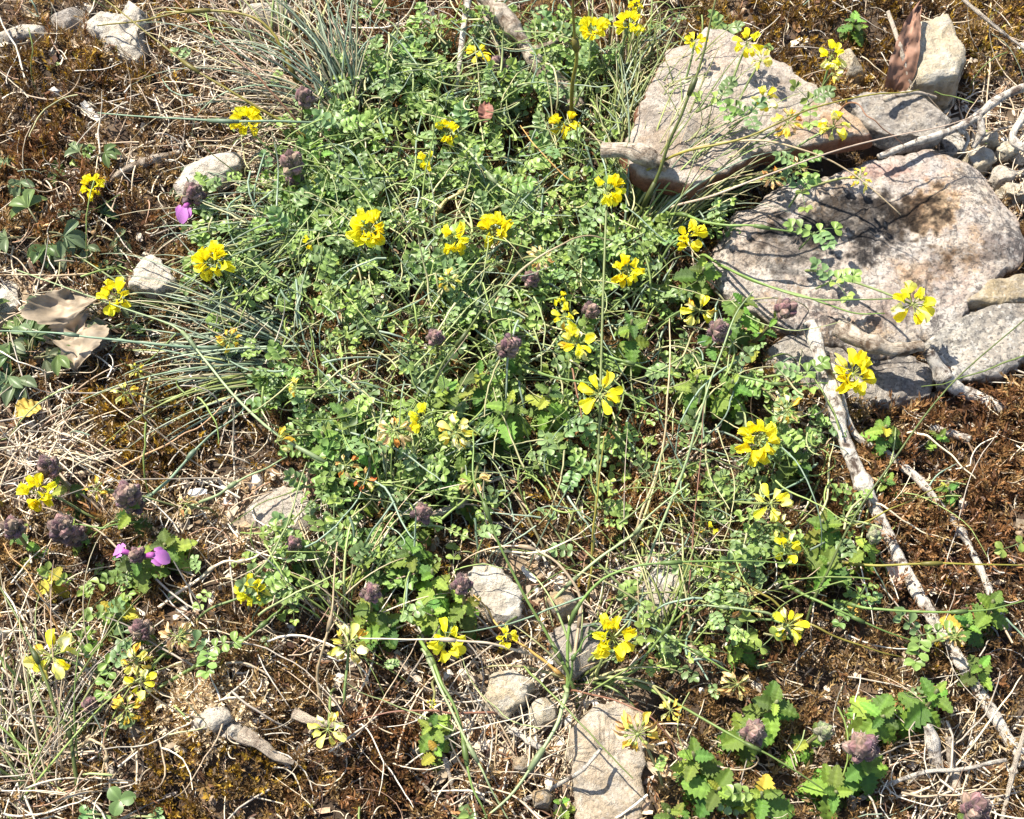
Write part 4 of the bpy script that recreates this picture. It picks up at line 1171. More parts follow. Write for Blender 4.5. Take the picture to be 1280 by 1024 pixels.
GERM = [
    (380, 124, 'germander with a purple bud at the right end of the dry grass, top left', dict(head=30, h=40, leaves=4)),
    (366, 206, 'germander with a two tier purple bud head, second below the dry grass', dict(head=36, h=42, leaves=8, tiers=2, ll=15)),
    (241, 244, 'germander with purple bud head and one pink flower beside the pinkish white stone', dict(head=38, h=26, leaves=6, pink=((-1.9, .95),))),
    (505, 68, 'small germander with greenish bud tip on brown moss at top', dict(head=22, h=30, leaves=6, green=True, ll=11)),
    (622, 86, 'germander with dull purple bud between the bleached branch and a pale stick', dict(head=32, h=30, leaves=8)),
    (545, 423, 'germander with a grey purple bud in the mat, left of the larger central bud', dict(head=28, h=44, leaves=6)),
    (636, 435, 'germander with the largest grey purple bud in the middle of the mat', dict(head=36, h=46, leaves=8, ll=14)),
    (738, 390, 'germander with a small purple bud right of the chain of three heads', dict(head=25, h=40, leaves=4)),
    (664, 350, 'germander with a grey bud under the dried cream head', dict(head=26, h=42, leaves=6)),
    (898, 415, 'germander with round purple bud head under the flattened pale head', dict(head=36, h=40, leaves=8, ll=15)),
    (980, 388, 'germander with blurred purple bud in front of the mottled boulder', dict(head=34, h=44, leaves=8, base=(930, 440))),
    (62, 586, 'germander with flat purple bud head just above the left edge yellow head', dict(head=38, h=24, leaves=6)),
    (160, 620, 'germander with large branched purple bud head left of the grey stalks', dict(head=44, h=32, leaves=8, tiers=2)),
    (18, 662, 'germander with round purple bud head cut near the left edge', dict(head=38, h=26, leaves=6)),
    (80, 662, 'germander with double purple bud head, second from the left edge', dict(head=44, h=26, leaves=8, tiers=2)),
    (368, 682, 'germander with a small purple bud on bare soil, left of centre', dict(head=28, h=24, leaves=6, ll=11)),
    (465, 742, 'germander with purple bud, left one of two above the straw', dict(head=34, h=32, leaves=10)),
    (577, 732, 'germander with purple bud, right one of two above the straw', dict(head=33, h=34, leaves=10)),
    (172, 694, 'germander with two bright pink flowers on opposite sides of its bud', dict(head=28, h=32, leaves=10, ll=15, pink=((2.9, 1.15), (-.1, 1.4)))),
    (178, 790, 'germander with purple bud above the two tier fading vetch head', dict(head=35, h=26, leaves=6)),
    (113, 882, 'small germander with pinkish grey bud left of the wilted golden head', dict(head=26, h=18, leaves=6, ll=11)),
    (528, 642, 'germander with dull purple bud beside dark shade under the mat', dict(head=30, h=30, leaves=8)),
    (942, 916, 'germander with purple bud over bright leaves, left of the twin bud at bottom right', dict(head=42, h=32, leaves=10, ll=16, tiers=2)),
    (1078, 937, 'germander with twin purple bud head among bright leaves at bottom right', dict(head=48, h=34, leaves=10, ll=16)),
    (1218, 1012, 'germander with purple bud cut by the bottom edge at right', dict(head=46, h=24, leaves=6)),
    (1092, 671, 'leafy germander with green bud beside the bleached stick', dict(head=26, h=30, leaves=10, green=True)),
    (1030, 915, 'germander with pale green bud between two purple buds at bottom right', dict(head=30, h=30, leaves=8, green=True)),
    (1210, 782, 'germander sprig with yellowing leaf between the bleached stick and the right edge', dict(h=22, leaves=10, ll=14, yellow=.2)),
    (1242, 750, 'leafy germander at the right edge under a long green stalk', dict(h=24, leaves=10, ll=14)),
    (1226, 832, 'leafy germander at the right edge below the bleached stick\'s bend', dict(h=22, leaves=8, ll=14)),
    (1172, 862, 'leafy germander left of the lowest end of the bleached stick', dict(h=28, leaves=12, ll=16)),
    (1105, 895, 'bright leafy germander above the twin purple bud', dict(h=28, leaves=12, ll=17)),
    (972, 876, 'bright leafy germander below the withered tan head', dict(h=26, leaves=10, ll=16)),
    (866, 940, 'leafy germander at the bottom beside the long brownish rock', dict(h=24, leaves=12, ll=16)),
    (900, 985, 'leafy germander at the bottom edge left of the yellowing one', dict(h=24, leaves=10, ll=16)),
    (952, 990, 'yellowing leafy germander at the bottom edge', dict(h=22, leaves=10, ll=17, yellow=.25)),
    (1046, 990, 'bright leafy germander at the bottom edge under the pale green bud', dict(h=26, leaves=12, ll=17)),
    (925, 800, 'small bright germander rosette under the pale star head', dict(h=16, leaves=12, ll=12)),
    (1178, 545, 'single germander shoot on red moss below the fallen stick end', dict(h=18, leaves=6, ll=11)),
    (1108, 532, 'reddish green germander against the dark spotted rock', dict(h=30, leaves=12, ll=14, yellow=.15)),
    (1106, 600, 'small germander rosette between the two bleached sticks', dict(h=18, leaves=12, ll=11)),
    (1186, 610, 'small germander shoot on red moss right of the thinner stick', dict(h=18, leaves=8, ll=12)),
    (1002, 576, 'germander with small bud right of the large ring shaped vetch head', dict(h=32, leaves=10, ll=13)),
    (1028, 650, 'bright germander beside the lemon yellow head', dict(h=30, leaves=12, ll=14)),
    (1036, 704, 'leafy germander left of the middle of the bleached stick', dict(h=28, leaves=12, ll=15)),
    (880, 335, 'dark leafy germander at the lower left of the boulder', dict(h=38, leaves=10, ll=15)),
    (930, 372, 'leafy germander in front of the boulder above a purple bud', dict(h=40, leaves=10, ll=15)),
    (872, 470, 'leafy germander below the round purple bud head', dict(h=36, leaves=10, ll=15)),
    (916, 475, 'bright leafy germander above the large ring shaped vetch head', dict(h=36, leaves=12, ll=15)),
    (790, 400, 'dark star shaped germander rosette below the yellow head, right of centre', dict(h=40, leaves=10, ll=15)),
    (688, 485, 'bright leafy germander left of the star shaped vetch head', dict(h=42, leaves=12, ll=15)),
    (640, 500, 'bright leafy germander below the largest grey purple bud', dict(h=42, leaves=12, ll=16)),
    (596, 462, 'toothed germander between two grey buds in the mat', dict(h=40, leaves=10, ll=15)),
    (560, 485, 'yellow-green toothed germander above the fading golden head', dict(h=40, leaves=10, ll=15)),
    (578, 585, 'broad leaved germander under the fading golden head', dict(h=30, leaves=6, ll=17)),
    (462, 572, 'yellow-green germander behind the rust shrivelled heads', dict(h=34, leaves=8, ll=15)),
    (430, 510, 'bright germander right of the pale closed florets', dict(h=36, leaves=12, ll=15)),
    (402, 540, 'yellow-green germander left of centre above the loose pale florets', dict(h=34, leaves=10, ll=14)),
    (512, 690, 'leafy germander above the left bud in the centre bottom', dict(h=30, leaves=12, ll=15)),
    (540, 712, 'toothed germander between the two purple buds above the straw', dict(h=30, leaves=12, ll=15)),
    (488, 782, 'leafy germander beside the faded lemon head, left of the straw head', dict(h=22, leaves=10, ll=14)),
    (540, 762, 'leafy germander directly above the loose straw head', dict(h=24, leaves=10, ll=14)),
    (452, 700, 'small leafy germander right of the small purple bud', dict(h=26, leaves=8, ll=13)),
    (205, 680, 'yellow-green toothed germander right of the pink flowers', dict(h=24, leaves=12, ll=15)),
    (140, 762, 'yellow-green germander below the pink flowers', dict(h=22, leaves=8, ll=15, yellow=.15)),
    (58, 722, 'yellowing germander leaves below the double bud head', dict(h=18, leaves=8, ll=13, yellow=.4)),
    (104, 790, 'leafy germander between the big pale head and purple bud', dict(h=18, leaves=8, ll=12)),
    (538, 905, 'toothed germander rosette on dark moss near the bottom', dict(h=18, leaves=10, ll=13)),
    (545, 936, 'small germander with a yellow leaf under the toothed rosette', dict(h=14, leaves=6, ll=11, yellow=.3)),
    (1070, 25, 'bright lone rosette on golden moss at the top right', dict(h=16, leaves=12, ll=13)),
    (400, 190, 'bright germander with broad leaves right of the two tier bud', dict(h=36, leaves=8, ll=15)),
    (405, 235, 'germander with folded leaves below the two tier bud', dict(h=34, leaves=10, ll=14)),
    (500, 95, 'dark toothed germander on brown moss below the greenish bud tip', dict(h=20, leaves=8, ll=13)),
    (612, 118, 'toothed germander left of the thick bleached branch', dict(h=28, leaves=8, ll=14)),
    (700, 12, 'small leafy germander cut by the top edge beside the thick stalk', dict(h=20, leaves=8, ll=12)),
    (700, 1000, 'tiny germander sprig in straw at the bottom edge', dict(h=12, leaves=8, ll=9)),
    (835, 1012, 'leafy germander at the bottom edge right of the long rock', dict(h=20, leaves=8, ll=13)),
]
for a in GERM: germander(a[0], a[1], a[2], **a[3])


# ------------------------------------------------------------------ cinquefoil and clover
def palmate_mb(seed, n=5, tone=(.13, .17, .085)):
    r = random.Random(seed); m = MB()
    m.tube(smooth_path([(-.5, 0, -.25), (-.2, 0, -.02), (0, 0, 0)], 6), .022, 5, (.2, .2, .1))
    for i in range(n):
        a = (i - (n - 1) / 2) * (2.6 / (n - 1)) + r.uniform(-.1, .1)
        L = r.uniform(.65, .85) * (1 - .12 * abs(i - (n - 1) / 2)); fold = r.uniform(.4, 1.0); up = r.uniform(-.1, .35)
        V, F = blade_grid(10, [-1, -.5, 0, .5, 1], lambda t, ii, c: .15 * [.25, .4, .6, .8, .95, 1, 1, .85, .6, .1][ii] * (1.12 if (ii % 2 and abs(c) > .9 and ii > 3) else 1),
                          lambda t, c, w: abs(c) * w * fold + up * t - .25 * t * t)
        V = V * np.array([L, 1, 1])
        ca, sa = math.cos(a), math.sin(a)
        V = np.c_[V[:, 0] * ca - V[:, 1] * sa, V[:, 0] * sa + V[:, 1] * ca, V[:, 2]]
        C = np.array([[tone[0] * q, tone[1] * q, tone[2] * q] for ii in range(10) for q in (1.3, 1, 1.3, 1, 1.3)])
        m.add(V, F, C)
    return m


PL = [palmate_mb(i, tone=t).mesh('palmate_leaf', M_vetch) for i, t in enumerate([(.13, .17, .085), (.10, .15, .05), (.16, .19, .11)])]


def cinquefoil(px, py, label, nleaf=6, size=16, h=14):
    b = Vector(at(px, py)); b.z -= .001
    rr = random.Random(int(px + py))
    e = empty('cinquefoil_plant', b, label, 'plant', 'cinquefoil plants')
    m = MB(); m.tube(smooth_path([(0, 0, 0), (.001, 0, .004), (0, .001, .008)], 6), .0014, 6, (.2, .12, .06)); ob('stem', m.mesh('stem', M_stem), e)
    for i in range(nleaf):
        a = i * 2.4 + rr.uniform(-.4, .4); ln = rr.uniform(.4, 1.0) * size * .001
        tip = Vector((math.cos(a) * ln, math.sin(a) * ln, h * .001 * rr.uniform(.5, 1.1)))
        mm = MB(); mm.tube(smooth_path([(0, 0, .005), tuple(tip * .5 + Vector((0, 0, .004))), tuple(tip)], 8), .0005, 5, (.22, .2, .1))
        lf = ob('leaf', rr.choice(PL), e, M=Matrix.Translation(tip) @ Matrix.Rotation(a, 4, 'Z') @ Matrix.Rotation(rr.uniform(-.1, .35), 4, 'Y') @ Matrix.Scale(size * .001 * rr.uniform(.8, 1.1), 4))
        pt = ob('petiole', mm.mesh('petiole', M_stem), e)
    return e


cinquefoil(62, 305, 'grey-green cinquefoil with drooping finger leaves above the oak leaf', 6, 20, 16)
cinquefoil(40, 228, 'small silvery cinquefoil on rusty moss at the left edge', 3, 17, 12)
cinquefoil(112, 212, 'tiny silvery folded cinquefoil just above the farthest left upper yellow head', 2, 15, 14)
cinquefoil(42, 455, 'dark spiky cinquefoil below the oak leaf at left', 9, 19, 16)
cinquefoil(20, 425, 'dark cinquefoil at the left edge left of the oak leaf', 6, 18, 14)
cinquefoil(120, 300, 'small dark cinquefoil right of the drooping one', 4, 15, 10)
cinquefoil(255, 240, 'small hairy leafy plant beside the pink flower', 5, 12, 12)
cinquefoil(128, 400, 'grey-green cinquefoil leaves over the oak leaf\'s right half', 3, 15, 16)


def clover_mb():
    m = MB()
    for a in (0, 2.1, -2.1):
        V, F = blade_grid(9, [-1, -.6, -.3, 0, .3, .6, 1], lambda t, i, c: .46 * [.08, .5, .78, .95, 1, .98, .85, .62, .2][i], lambda t, c, w: abs(c) * w * .25 + .1 * math.sin(t * 3))
        ca, sa = math.cos(a), math.sin(a)
        V = np.c_[V[:, 0] * ca - V[:, 1] * sa, V[:, 0] * sa + V[:, 1] * ca, V[:, 2]]
        C = np.array([[.15 * q, .26 * q, .085 * q] for i in range(9) for q in (1.1, 1, .95, 1.3, .95, 1, 1.1)])
        m.add(V, F, C)
    return m


CLO = clover_mb().mesh('clover_leaf', M_vetch)
b = Vector(at(150, 1024)); e = empty('clover_plant', b, 'clover with large smooth rounded leaflets at the bottom left edge', 'plant')
for (x, y, s, hh) in ((150, 1000, 20, 16), (108, 1018, 13, 12), (196, 1022, 14, 10), (128, 1030, 13, 14)):
    tip = Vector(at(x, y, hh * .001)) - b
    mm = MB(); mm.tube(smooth_path([(0, 0, 0), tuple(tip * .5 + Vector((0, 0, .004))), tuple(tip)], 8), .0006, 5, (.2, .2, .08)); ob('petiole', mm.mesh('petiole', M_stem), e)
    ob('leaf', CLO, e, M=Matrix.Translation(tip) @ Matrix.Rotation(x * 1.3, 4, 'Z') @ Matrix.Rotation(.25, 4, 'X') @ Matrix.Scale(s * mpp(b + tip), 4))


# ------------------------------------------------------------------ vetch sprigs (leafy shoots)
def sprig_proto(seed):
    r = random.Random(seed)
    L = r.uniform(.022, .038); n = r.randint(5, 8)
    lean = r.uniform(.2, .7)
    P = smooth_path([(0, 0, 0), (L * .35 * lean, r.uniform(-.003, .003), L * .5), (L * lean, r.uniform(-.004, .004), L * .85)], 12)
    m = MB(); m.tube(P, np.linspace(.0008, .0005, 12), 5, (.15, .19, .075))
    stem = m.mesh('stem', M_stem)
    lv = []
    for i in range(n):
        t = .25 + .75 * i / (n - 1)
        p = Vector(P[int(t * 11)])
        a = i * 2.4 + r.uniform(-.4, .4)
        el = r.uniform(-.1, .5) + .3 * t
        s = r.uniform(.0115, .016) * (1.05 - .25 * t)
        lv.append((r.randrange(len(VL)), Matrix.Translation(p) @ Matrix.Rotation(a, 4, 'Z') @ Matrix.Rotation(-el, 4, 'Y') @ Matrix.Rotation(r.uniform(-.5, .5), 4, 'X') @ Matrix.Scale(s, 4)))
    return stem, lv


PROTO = [sprig_proto(i) for i in range(10)]
LAND = [(380, 124, 'the bud at the dry grass end'), (462, 288, 'the wide two lobed yellow head'), (593, 296, 'the paired yellow heads'), (560, 167, 'the head by the reddish leaf'),
        (706, 154, 'the thick olive stalk foot'), (759, 239, 'the horseshoe shaped head'), (783, 339, 'the head under the horseshoe'), (636, 435, 'the largest central bud'),
        (545, 423, 'the smaller central bud'), (750, 493, 'the star shaped head'), (530, 530, 'the brown withered head'), (858, 297, 'the edge on yellow head'),
        (948, 550, 'the large ring shaped head'), (964, 629, 'the lemon yellow head'), (985, 782, 'the pale star head'), (766, 797, 'the tussock ring head'), (269, 327, 'the stacked yellow head'),
        (366, 206, 'the two tier bud'), (287, 424, 'the golden withered head'), (317, 738, 'the five floret head'), (577, 732, 'the right bud above straw'), (710, 410, 'the chain of three heads'),
        (960, 124, 'the pale slab heads'), (622, 86, 'the dull purple top bud'), (345, 552, 'the loose pale florets'), (898, 415, 'the round purple bud')]
ORD = ['nearest', 'second', 'third', 'fourth', 'fifth', 'sixth', 'seventh', 'eighth', 'ninth', 'tenth', 'eleventh', 'twelfth', 'thirteenth', 'fourteenth']


STICK_LINE = np.array([(1012, 404), (1054, 545), (1100, 650), (1150, 745), (1214, 850), (1282, 955)], float)


def off_stick(px, py):
    yy = np.clip(py, 404, 955)
    near = np.abs(px - np.interp(yy, STICK_LINE[:, 1], STICK_LINE[:, 0]))
    return np.where((py > 395) & (near < 34), .0, 1.0)


def green_density(px, py, X, Y): return off_stick(px, py) * zone(Z_GREEN, px, py) * np.clip(.74 + .8 * vn(X / .022 + 9, Y / .022) + .4 * vn(X / .008, Y / .008 + 4), .03, 1)


X, Y, Z, PX, PY = scatter(360, green_density, avoid=False)
inframe = (PX > 5) & (PX < 1275) & (PY > 5) & (PY < 1020)
X, Y, Z, PX, PY = [q[inframe] for q in (X, Y, Z, PX, PY)]
sp = []
for i in range(len(X)):
    best = min(LAND, key=lambda l: math.hypot(l[0] - PX[i], l[1] - PY[i]))
    dx, dy = PX[i] - best[0], PY[i] - best[1]
    dr = ('right of' if dx > 0 else 'left of') if abs(dx) > abs(dy) else ('below' if dy > 0 else 'above')
    sp.append((best[2], dr, math.hypot(dx, dy), i))
sp.sort()
prev, cnt = None, 0
for (lm, dr, dist, i) in sp:
    cnt = cnt + 1 if prev == (lm, dr) else 0
    prev = (lm, dr)
    rr = random.Random(i * 5 + 1)
    stem, lv = PROTO[i % len(PROTO)]
    lab = 'grey-green vetch sprig, %s one %s %s' % (ORD[min(cnt, 13)], dr, lm)
    e = empty('vetch_sprig', (X[i], Y[i], Z[i] - .001), lab, 'plant', 'leafy vetch sprigs in the green mat', rr.uniform(0, 2 * PI))
    s = rr.uniform(.8, 1.2)
    e.scale = (s, s, s)
    ob('stem', stem, e)
    for (k, Mx) in lv:
        ob('leaf', VL[k], e, M=Mx)

# undergrowth too dense to count
mats_ = [m.arrays() for m in VL_MB]
X, Y, Z, PX, PY = scatter(2900, lambda a, b, c, d: green_density(a, b, c, d) ** 1.2 + .012 * off_stick(a, b), avoid=True)
U = MB()
for i in range(len(X)):
    V, F, C = mats_[i % len(mats_)]
    M3 = (Matrix.Rotation(R.uniform(0, 6.28), 3, 'Z') @ Matrix.Rotation(-R.uniform(-.3, .7), 3, 'Y') @ Matrix.Rotation(R.uniform(-.6, .6), 3, 'X'))
    A = np.array(M3) * R.uniform(.007, .014)
    U.add(V @ A.T + np.array([X[i], Y[i], Z[i] + R.uniform(.001, .030)]), F, C * R.uniform(.7, 1.25))
tag(ob('vetch_foliage', U.mesh('vetch_foliage', M_vetch)), 'dense low carpet of tiny rounded vetch leaflets under the sprigs', None, None, 'stuff')
# ------------------------------------------------------------------ sticks
W_pale = wood_mat('bleached_bark', (.74, .67, .57), (.12, .085, .065), .4, 1)
W_grey = wood_mat('grey_twig', (.62, .53, .42), (.16, .11, .08), .3, 2)
W_rough = wood_mat('broken_bark', (.62, .53, .42), (.13, .085, .055), .7, 3)
W_drift = wood_mat('weathered_wood', (.58, .48, .36), (.16, .11, .08), .5, 4)


def lift_pts(pts):
    """(px,py,h mm) h None = on the ground; ('g',mm) relative to the ground"""
    out = []
    for p in pts:
        if len(p) == 2: out.append(at(p[0], p[1], None, .003))
        elif p[2] is not None and p[2] < 0: out.append(at(p[0], p[1], None, -p[2] * .001))
        else: out.append(at(p[0], p[1], p[2] * .001))
    return np.array(out)


def wood_tube(P, r0, r1, k=12, n=90, rough=.16, knots=2, seed=0, flat=1.0):
    r = random.Random(seed)
    Q = smooth_path(P, n)
    Ls = np.concatenate([[0], np.cumsum(np.linalg.norm(np.diff(Q, axis=0), axis=1))])
    rm = (r0 + r1) / 2
    n = max(n, int(Ls[-1] / .0008)); n = min(n, 420)
    Q = smooth_path(P, n); Ls = np.concatenate([[0], np.cumsum(np.linalg.norm(np.diff(Q, axis=0), axis=1))])
    Q = Q + np.stack([vn(Ls / .012 + seed + q * 9, 0 * Ls) for q in range(3)], 1) * rm * .16
    rad = np.linspace(r0, r1, n) * (1 + rough * vn(Ls / .009 + seed, Ls * 0))
    for _ in range(knots):
        c = r.uniform(.1, .9) * Ls[-1]; rad = rad * (1 + .35 * np.exp(-((Ls - c) / (rm * 1.1)) ** 2))
    T = np.gradient(Q, axis=0); T /= np.linalg.norm(T, axis=1)[:, None]
    A = np.cross(T, [0, 0, 1.0]); A /= np.linalg.norm(A, axis=1)[:, None]; B = np.cross(A, T)
    an = np.arange(k) * 2 * PI / k
    rr = rad[:, None] * (1 + .13 * vn(Ls[:, None] / .02 + 0 * an[None], np.cos(an)[None] * 1.6 + 0 * Ls[:, None] + seed, np.sin(an)[None] * 1.6 + 0 * Ls[:, None])
                         + .13 * vn(Ls[:, None] / .0028 + 0 * an[None], np.cos(an)[None] * 3 + 0 * Ls[:, None], np.sin(an)[None] * 3 + 0 * Ls[:, None]))
    V = Q[:, None] + rr[..., None] * (np.cos(an)[None, :, None] * A[:, None] + flat * np.sin(an)[None, :, None] * B[:, None])
    i, j = np.meshgrid(np.arange(n - 1), np.arange(k), indexing='ij')
    a = i * k + j; b = i * k + (j + 1) % k
    F = np.stack([a, b, b + k, a + k], -1).reshape(-1, 4)
    C = np.stack([np.repeat(Ls[:, None] * 40, k, 1), np.repeat((np.abs(an - PI) / PI)[None], n, 0), 0 * rr], -1).reshape(-1, 3)
    m = MB(); m.add(V.reshape(-1, 3), F, C)
    e0, e1 = len(V.reshape(-1, 3)), 0
    c0 = Q[0] - T[0] * r0 * .3; c1 = Q[-1] + T[-1] * r1 * .3
    m.add(np.vstack([c0, c1]), np.zeros((0, 4), int), (0, 0, 0))
    m.f.append(np.array([[e0, (q + 1) % k, q, q] for q in range(k)])); m.f.append(np.array([[e0 + 1, (n - 1) * k + q, (n - 1) * k + (q + 1) % k, (n - 1) * k + (q + 1) % k] for q in range(k)]))
    return m


def stick(label, pts, w0, w1, mat=W_pale, side=(), name='stick', group=None, cat='stick', **kw):
    P = lift_pts(pts); base = P[-1].copy()
    s0, s1 = mpp(P[0]), mpp(P[-1])
    kk = dict(seed=int(pts[0][0])); kk.update(kw)
    mm = wood_tube(P - base, w0 / 2 * s0, w1 / 2 * s1, **kk)
    o = ob(name, mm.mesh(name, mat), loc=base)
    tag(o, label, cat, group)
    for (sp, a, b) in side:
        Q = lift_pts(sp)
        ob('side_twig', wood_tube(Q - base, a / 2 * s0, b / 2 * s1, k=8, n=40, seed=int(sp[0][0]), knots=1).mesh('side_twig', mat), o)
    return o


stick('long bleached stick running from the boulder down to the right edge, thickest and longest', [(1012, 404, 36), (1032, 465, 32), (1054, 545, 24), (1100, 650, -8), (1150, 745, -7), (1214, 850, -7), (1282, 955, -6)], 19, 15,
      side=[([(1126, 700, -6), (1118, 730, -4), (1122, 752, -2)], 12, 6)], n=200, k=14)
stick('thinner bleached stick right of and roughly parallel to the longest one', [(1036, 442, 26), (1064, 535, 18), (1108, 566, -8), (1152, 604, -9), (1190, 650, -8), (1216, 690, -7), (1240, 745, -6), (1264, 795, -5)], 10, 9, n=160, knots=4)
stick('short thick broken stick with peeling bark lying across the low spotted rock', [(1046, 408, 34), (1076, 424, 36), (1104, 434, 35), (1128, 436, 34), (1154, 434, 33)], 20, 17, W_rough, rough=.3, knots=3)
stick('straight pale stick slanting from the speckled block onto red moss', [(1160, 440, 30), (1186, 478, 18), (1220, 496, -7), (1256, 512, -6)], 17, 15, W_pale)
stick('fallen pale stick end lying in red moss below the slanting stick', [(1162, 535, -5), (1186, 541, -5), (1212, 549, -5)], 10, 9, W_pale)
stick('thick grey-white branch with flaking bark at the top, left of the olive stalk', [(604, -6, 40), (640, 36, 34), (668, 74, 26), (692, 104, 18), (722, 138, 12)], 20, 24, W_rough, rough=.25, knots=3,
      side=[([(662, 64, 28), (700, 50, 30), (716, 38, 33)], 8, 4)])
stick('slim white stick at the top left of the flaking branch', [(585, -6, 40), (578, 50, 34), (573, 90, 26), (570, 126, 18)], 9, 6, W_pale)
stick('thin pale twig leaning between the slim white stick and the flaking branch', [(598, 0, 30), (612, 34, 28), (626, 68, 26)], 5, 4, W_grey, name='twig', cat='twig')
stick('short grey branch stub lying on the lower left end of the pinkish slab', [(752, 188, 46), (782, 188, 50), (808, 196, 49), (834, 207, 46)], 18, 17, W_rough)
stick('long bleached forked twig on the right between slab and boulder', [(1098, 196, 34), (1140, 180, 34), (1196, 160, 28), (1222, 144, 26), (1250, 122, 24), (1290, 106, 24)], 7, 11, W_pale,
      side=[([(1222, 146, 26), (1226, 166, 22), (1216, 184, 16)], 11, 6), ([(1196, 160, 28), (1210, 172, 20), (1204, 190, 14)], 7, 4)])
stick('bent bleached twig cut by the right edge beside the white chips', [(1290, 128, 22), (1276, 150, 20), (1266, 172, 16), (1284, 190, 14)], 10, 8, W_pale)
stick('flat bleached twig scrap under the forked twig', [(1106, 124, 40), (1142, 116, 34), (1170, 122, 26)], 7, 4, W_grey, name='twig', cat='twig')
stick('straight thin pale twig leaning before the curled brown leaf', [(1110, 14, 46), (1126, 62, 40), (1140, 110, 26)], 5, 5, W_grey, name='twig', cat='twig')
stick('pinkish thin twig crossing the top right corner', [(1200, -4, 40), (1240, 30, 34), (1290, 68, 26)], 5, 4, W_grey, name='twig', cat='twig')
stick('long bleached twig nearly level at the bottom right', [(1060, 1006, 8), (1096, 988, 10), (1152, 966, 12), (1200, 962, 12), (1258, 950, 12)], 6, 5, W_pale, name='twig', cat='twig',
      side=[([(1152, 966, 12), (1140, 976, 6), (1120, 1000, 3)], 3, 2)])
stick('white upright broken stub below the leafy germander at lower right', [(1160, 908, 16), (1166, 930, 10), (1172, 962, -3)], 12, 16, W_pale)
stick('grey rotten stub beside the white broken stub at lower right', [(1186, 922, 12), (1192, 960, 6), (1194, 1000, 3)], 9, 13, W_rough)
stick('pale thin twig standing at the bottom right edge', [(1284, 905, 26), (1270, 950, 18), (1252, 1026, 6)], 5, 6, W_grey, name='twig', cat='twig')
stick('small weathered brown and grey wood piece on the mossy hummock', [(300, 918, 22), (326, 930, 20), (344, 944, 17), (368, 952, 15)], 20, 8, W_drift, rough=.2, flat=.45, knots=0)
stick('pale wood scrap leaning beside the pale lemon vetch head', [(366, 892, 14), (390, 902, 13), (424, 908, 11)], 13, 8, W_drift, rough=.2, flat=.4, knots=0)
stick('dark slanting twig with bark right of the oak leaf\'s long blades', [(330, 456, 22), (348, 494, 14), (366, 522, 6)], 7, 6, wood_mat('dark_bark', (.10, .06, .045), (.03, .018, .014), .5, 9), name='twig', cat='twig')
stick('mossy pale stick under the grass, right of the farthest left upper yellow head', [(126, 234, -6), (160, 210, -7), (200, 198, -7), (222, 192, -5)], 10, 12, W_rough, rough=.4)
stick('grey twig in straw below the tussock\'s left side', [(494, 815, -5), (520, 848, -5), (546, 876, -4)], 9, 8, W_grey, name='twig', cat='twig')
stick('pale flat twig in straw left of the long bottom rock', [(655, 1000, -6), (690, 985, -8), (726, 964, 20), (752, 935, 20)], 6, 5, W_pale, name='twig', cat='twig')
stick('short pale twig standing on dark moss near the bottom', [(556, 948, -12), (562, 968, -8), (568, 992, -3)], 6, 5, W_grey, name='twig', cat='twig')
stick('thin bleached twig fallen across dark moss at the bottom', [(512, 962, -5), (536, 988, -4), (562, 1018, -4)], 4, 3, W_pale, name='twig', cat='twig')
stick('bleached knotted twig below the pale stone in the straw', [(634, 908, -8), (650, 918, -9), (680, 938, -7)], 10, 6, W_pale, name='twig', cat='twig')
stick('grey-brown bent root in shade left of the central dark moss', [(540, 645, -10), (565, 634, -12), (594, 622, -8)], 10, 6, W_grey, name='twig', cat='twig')


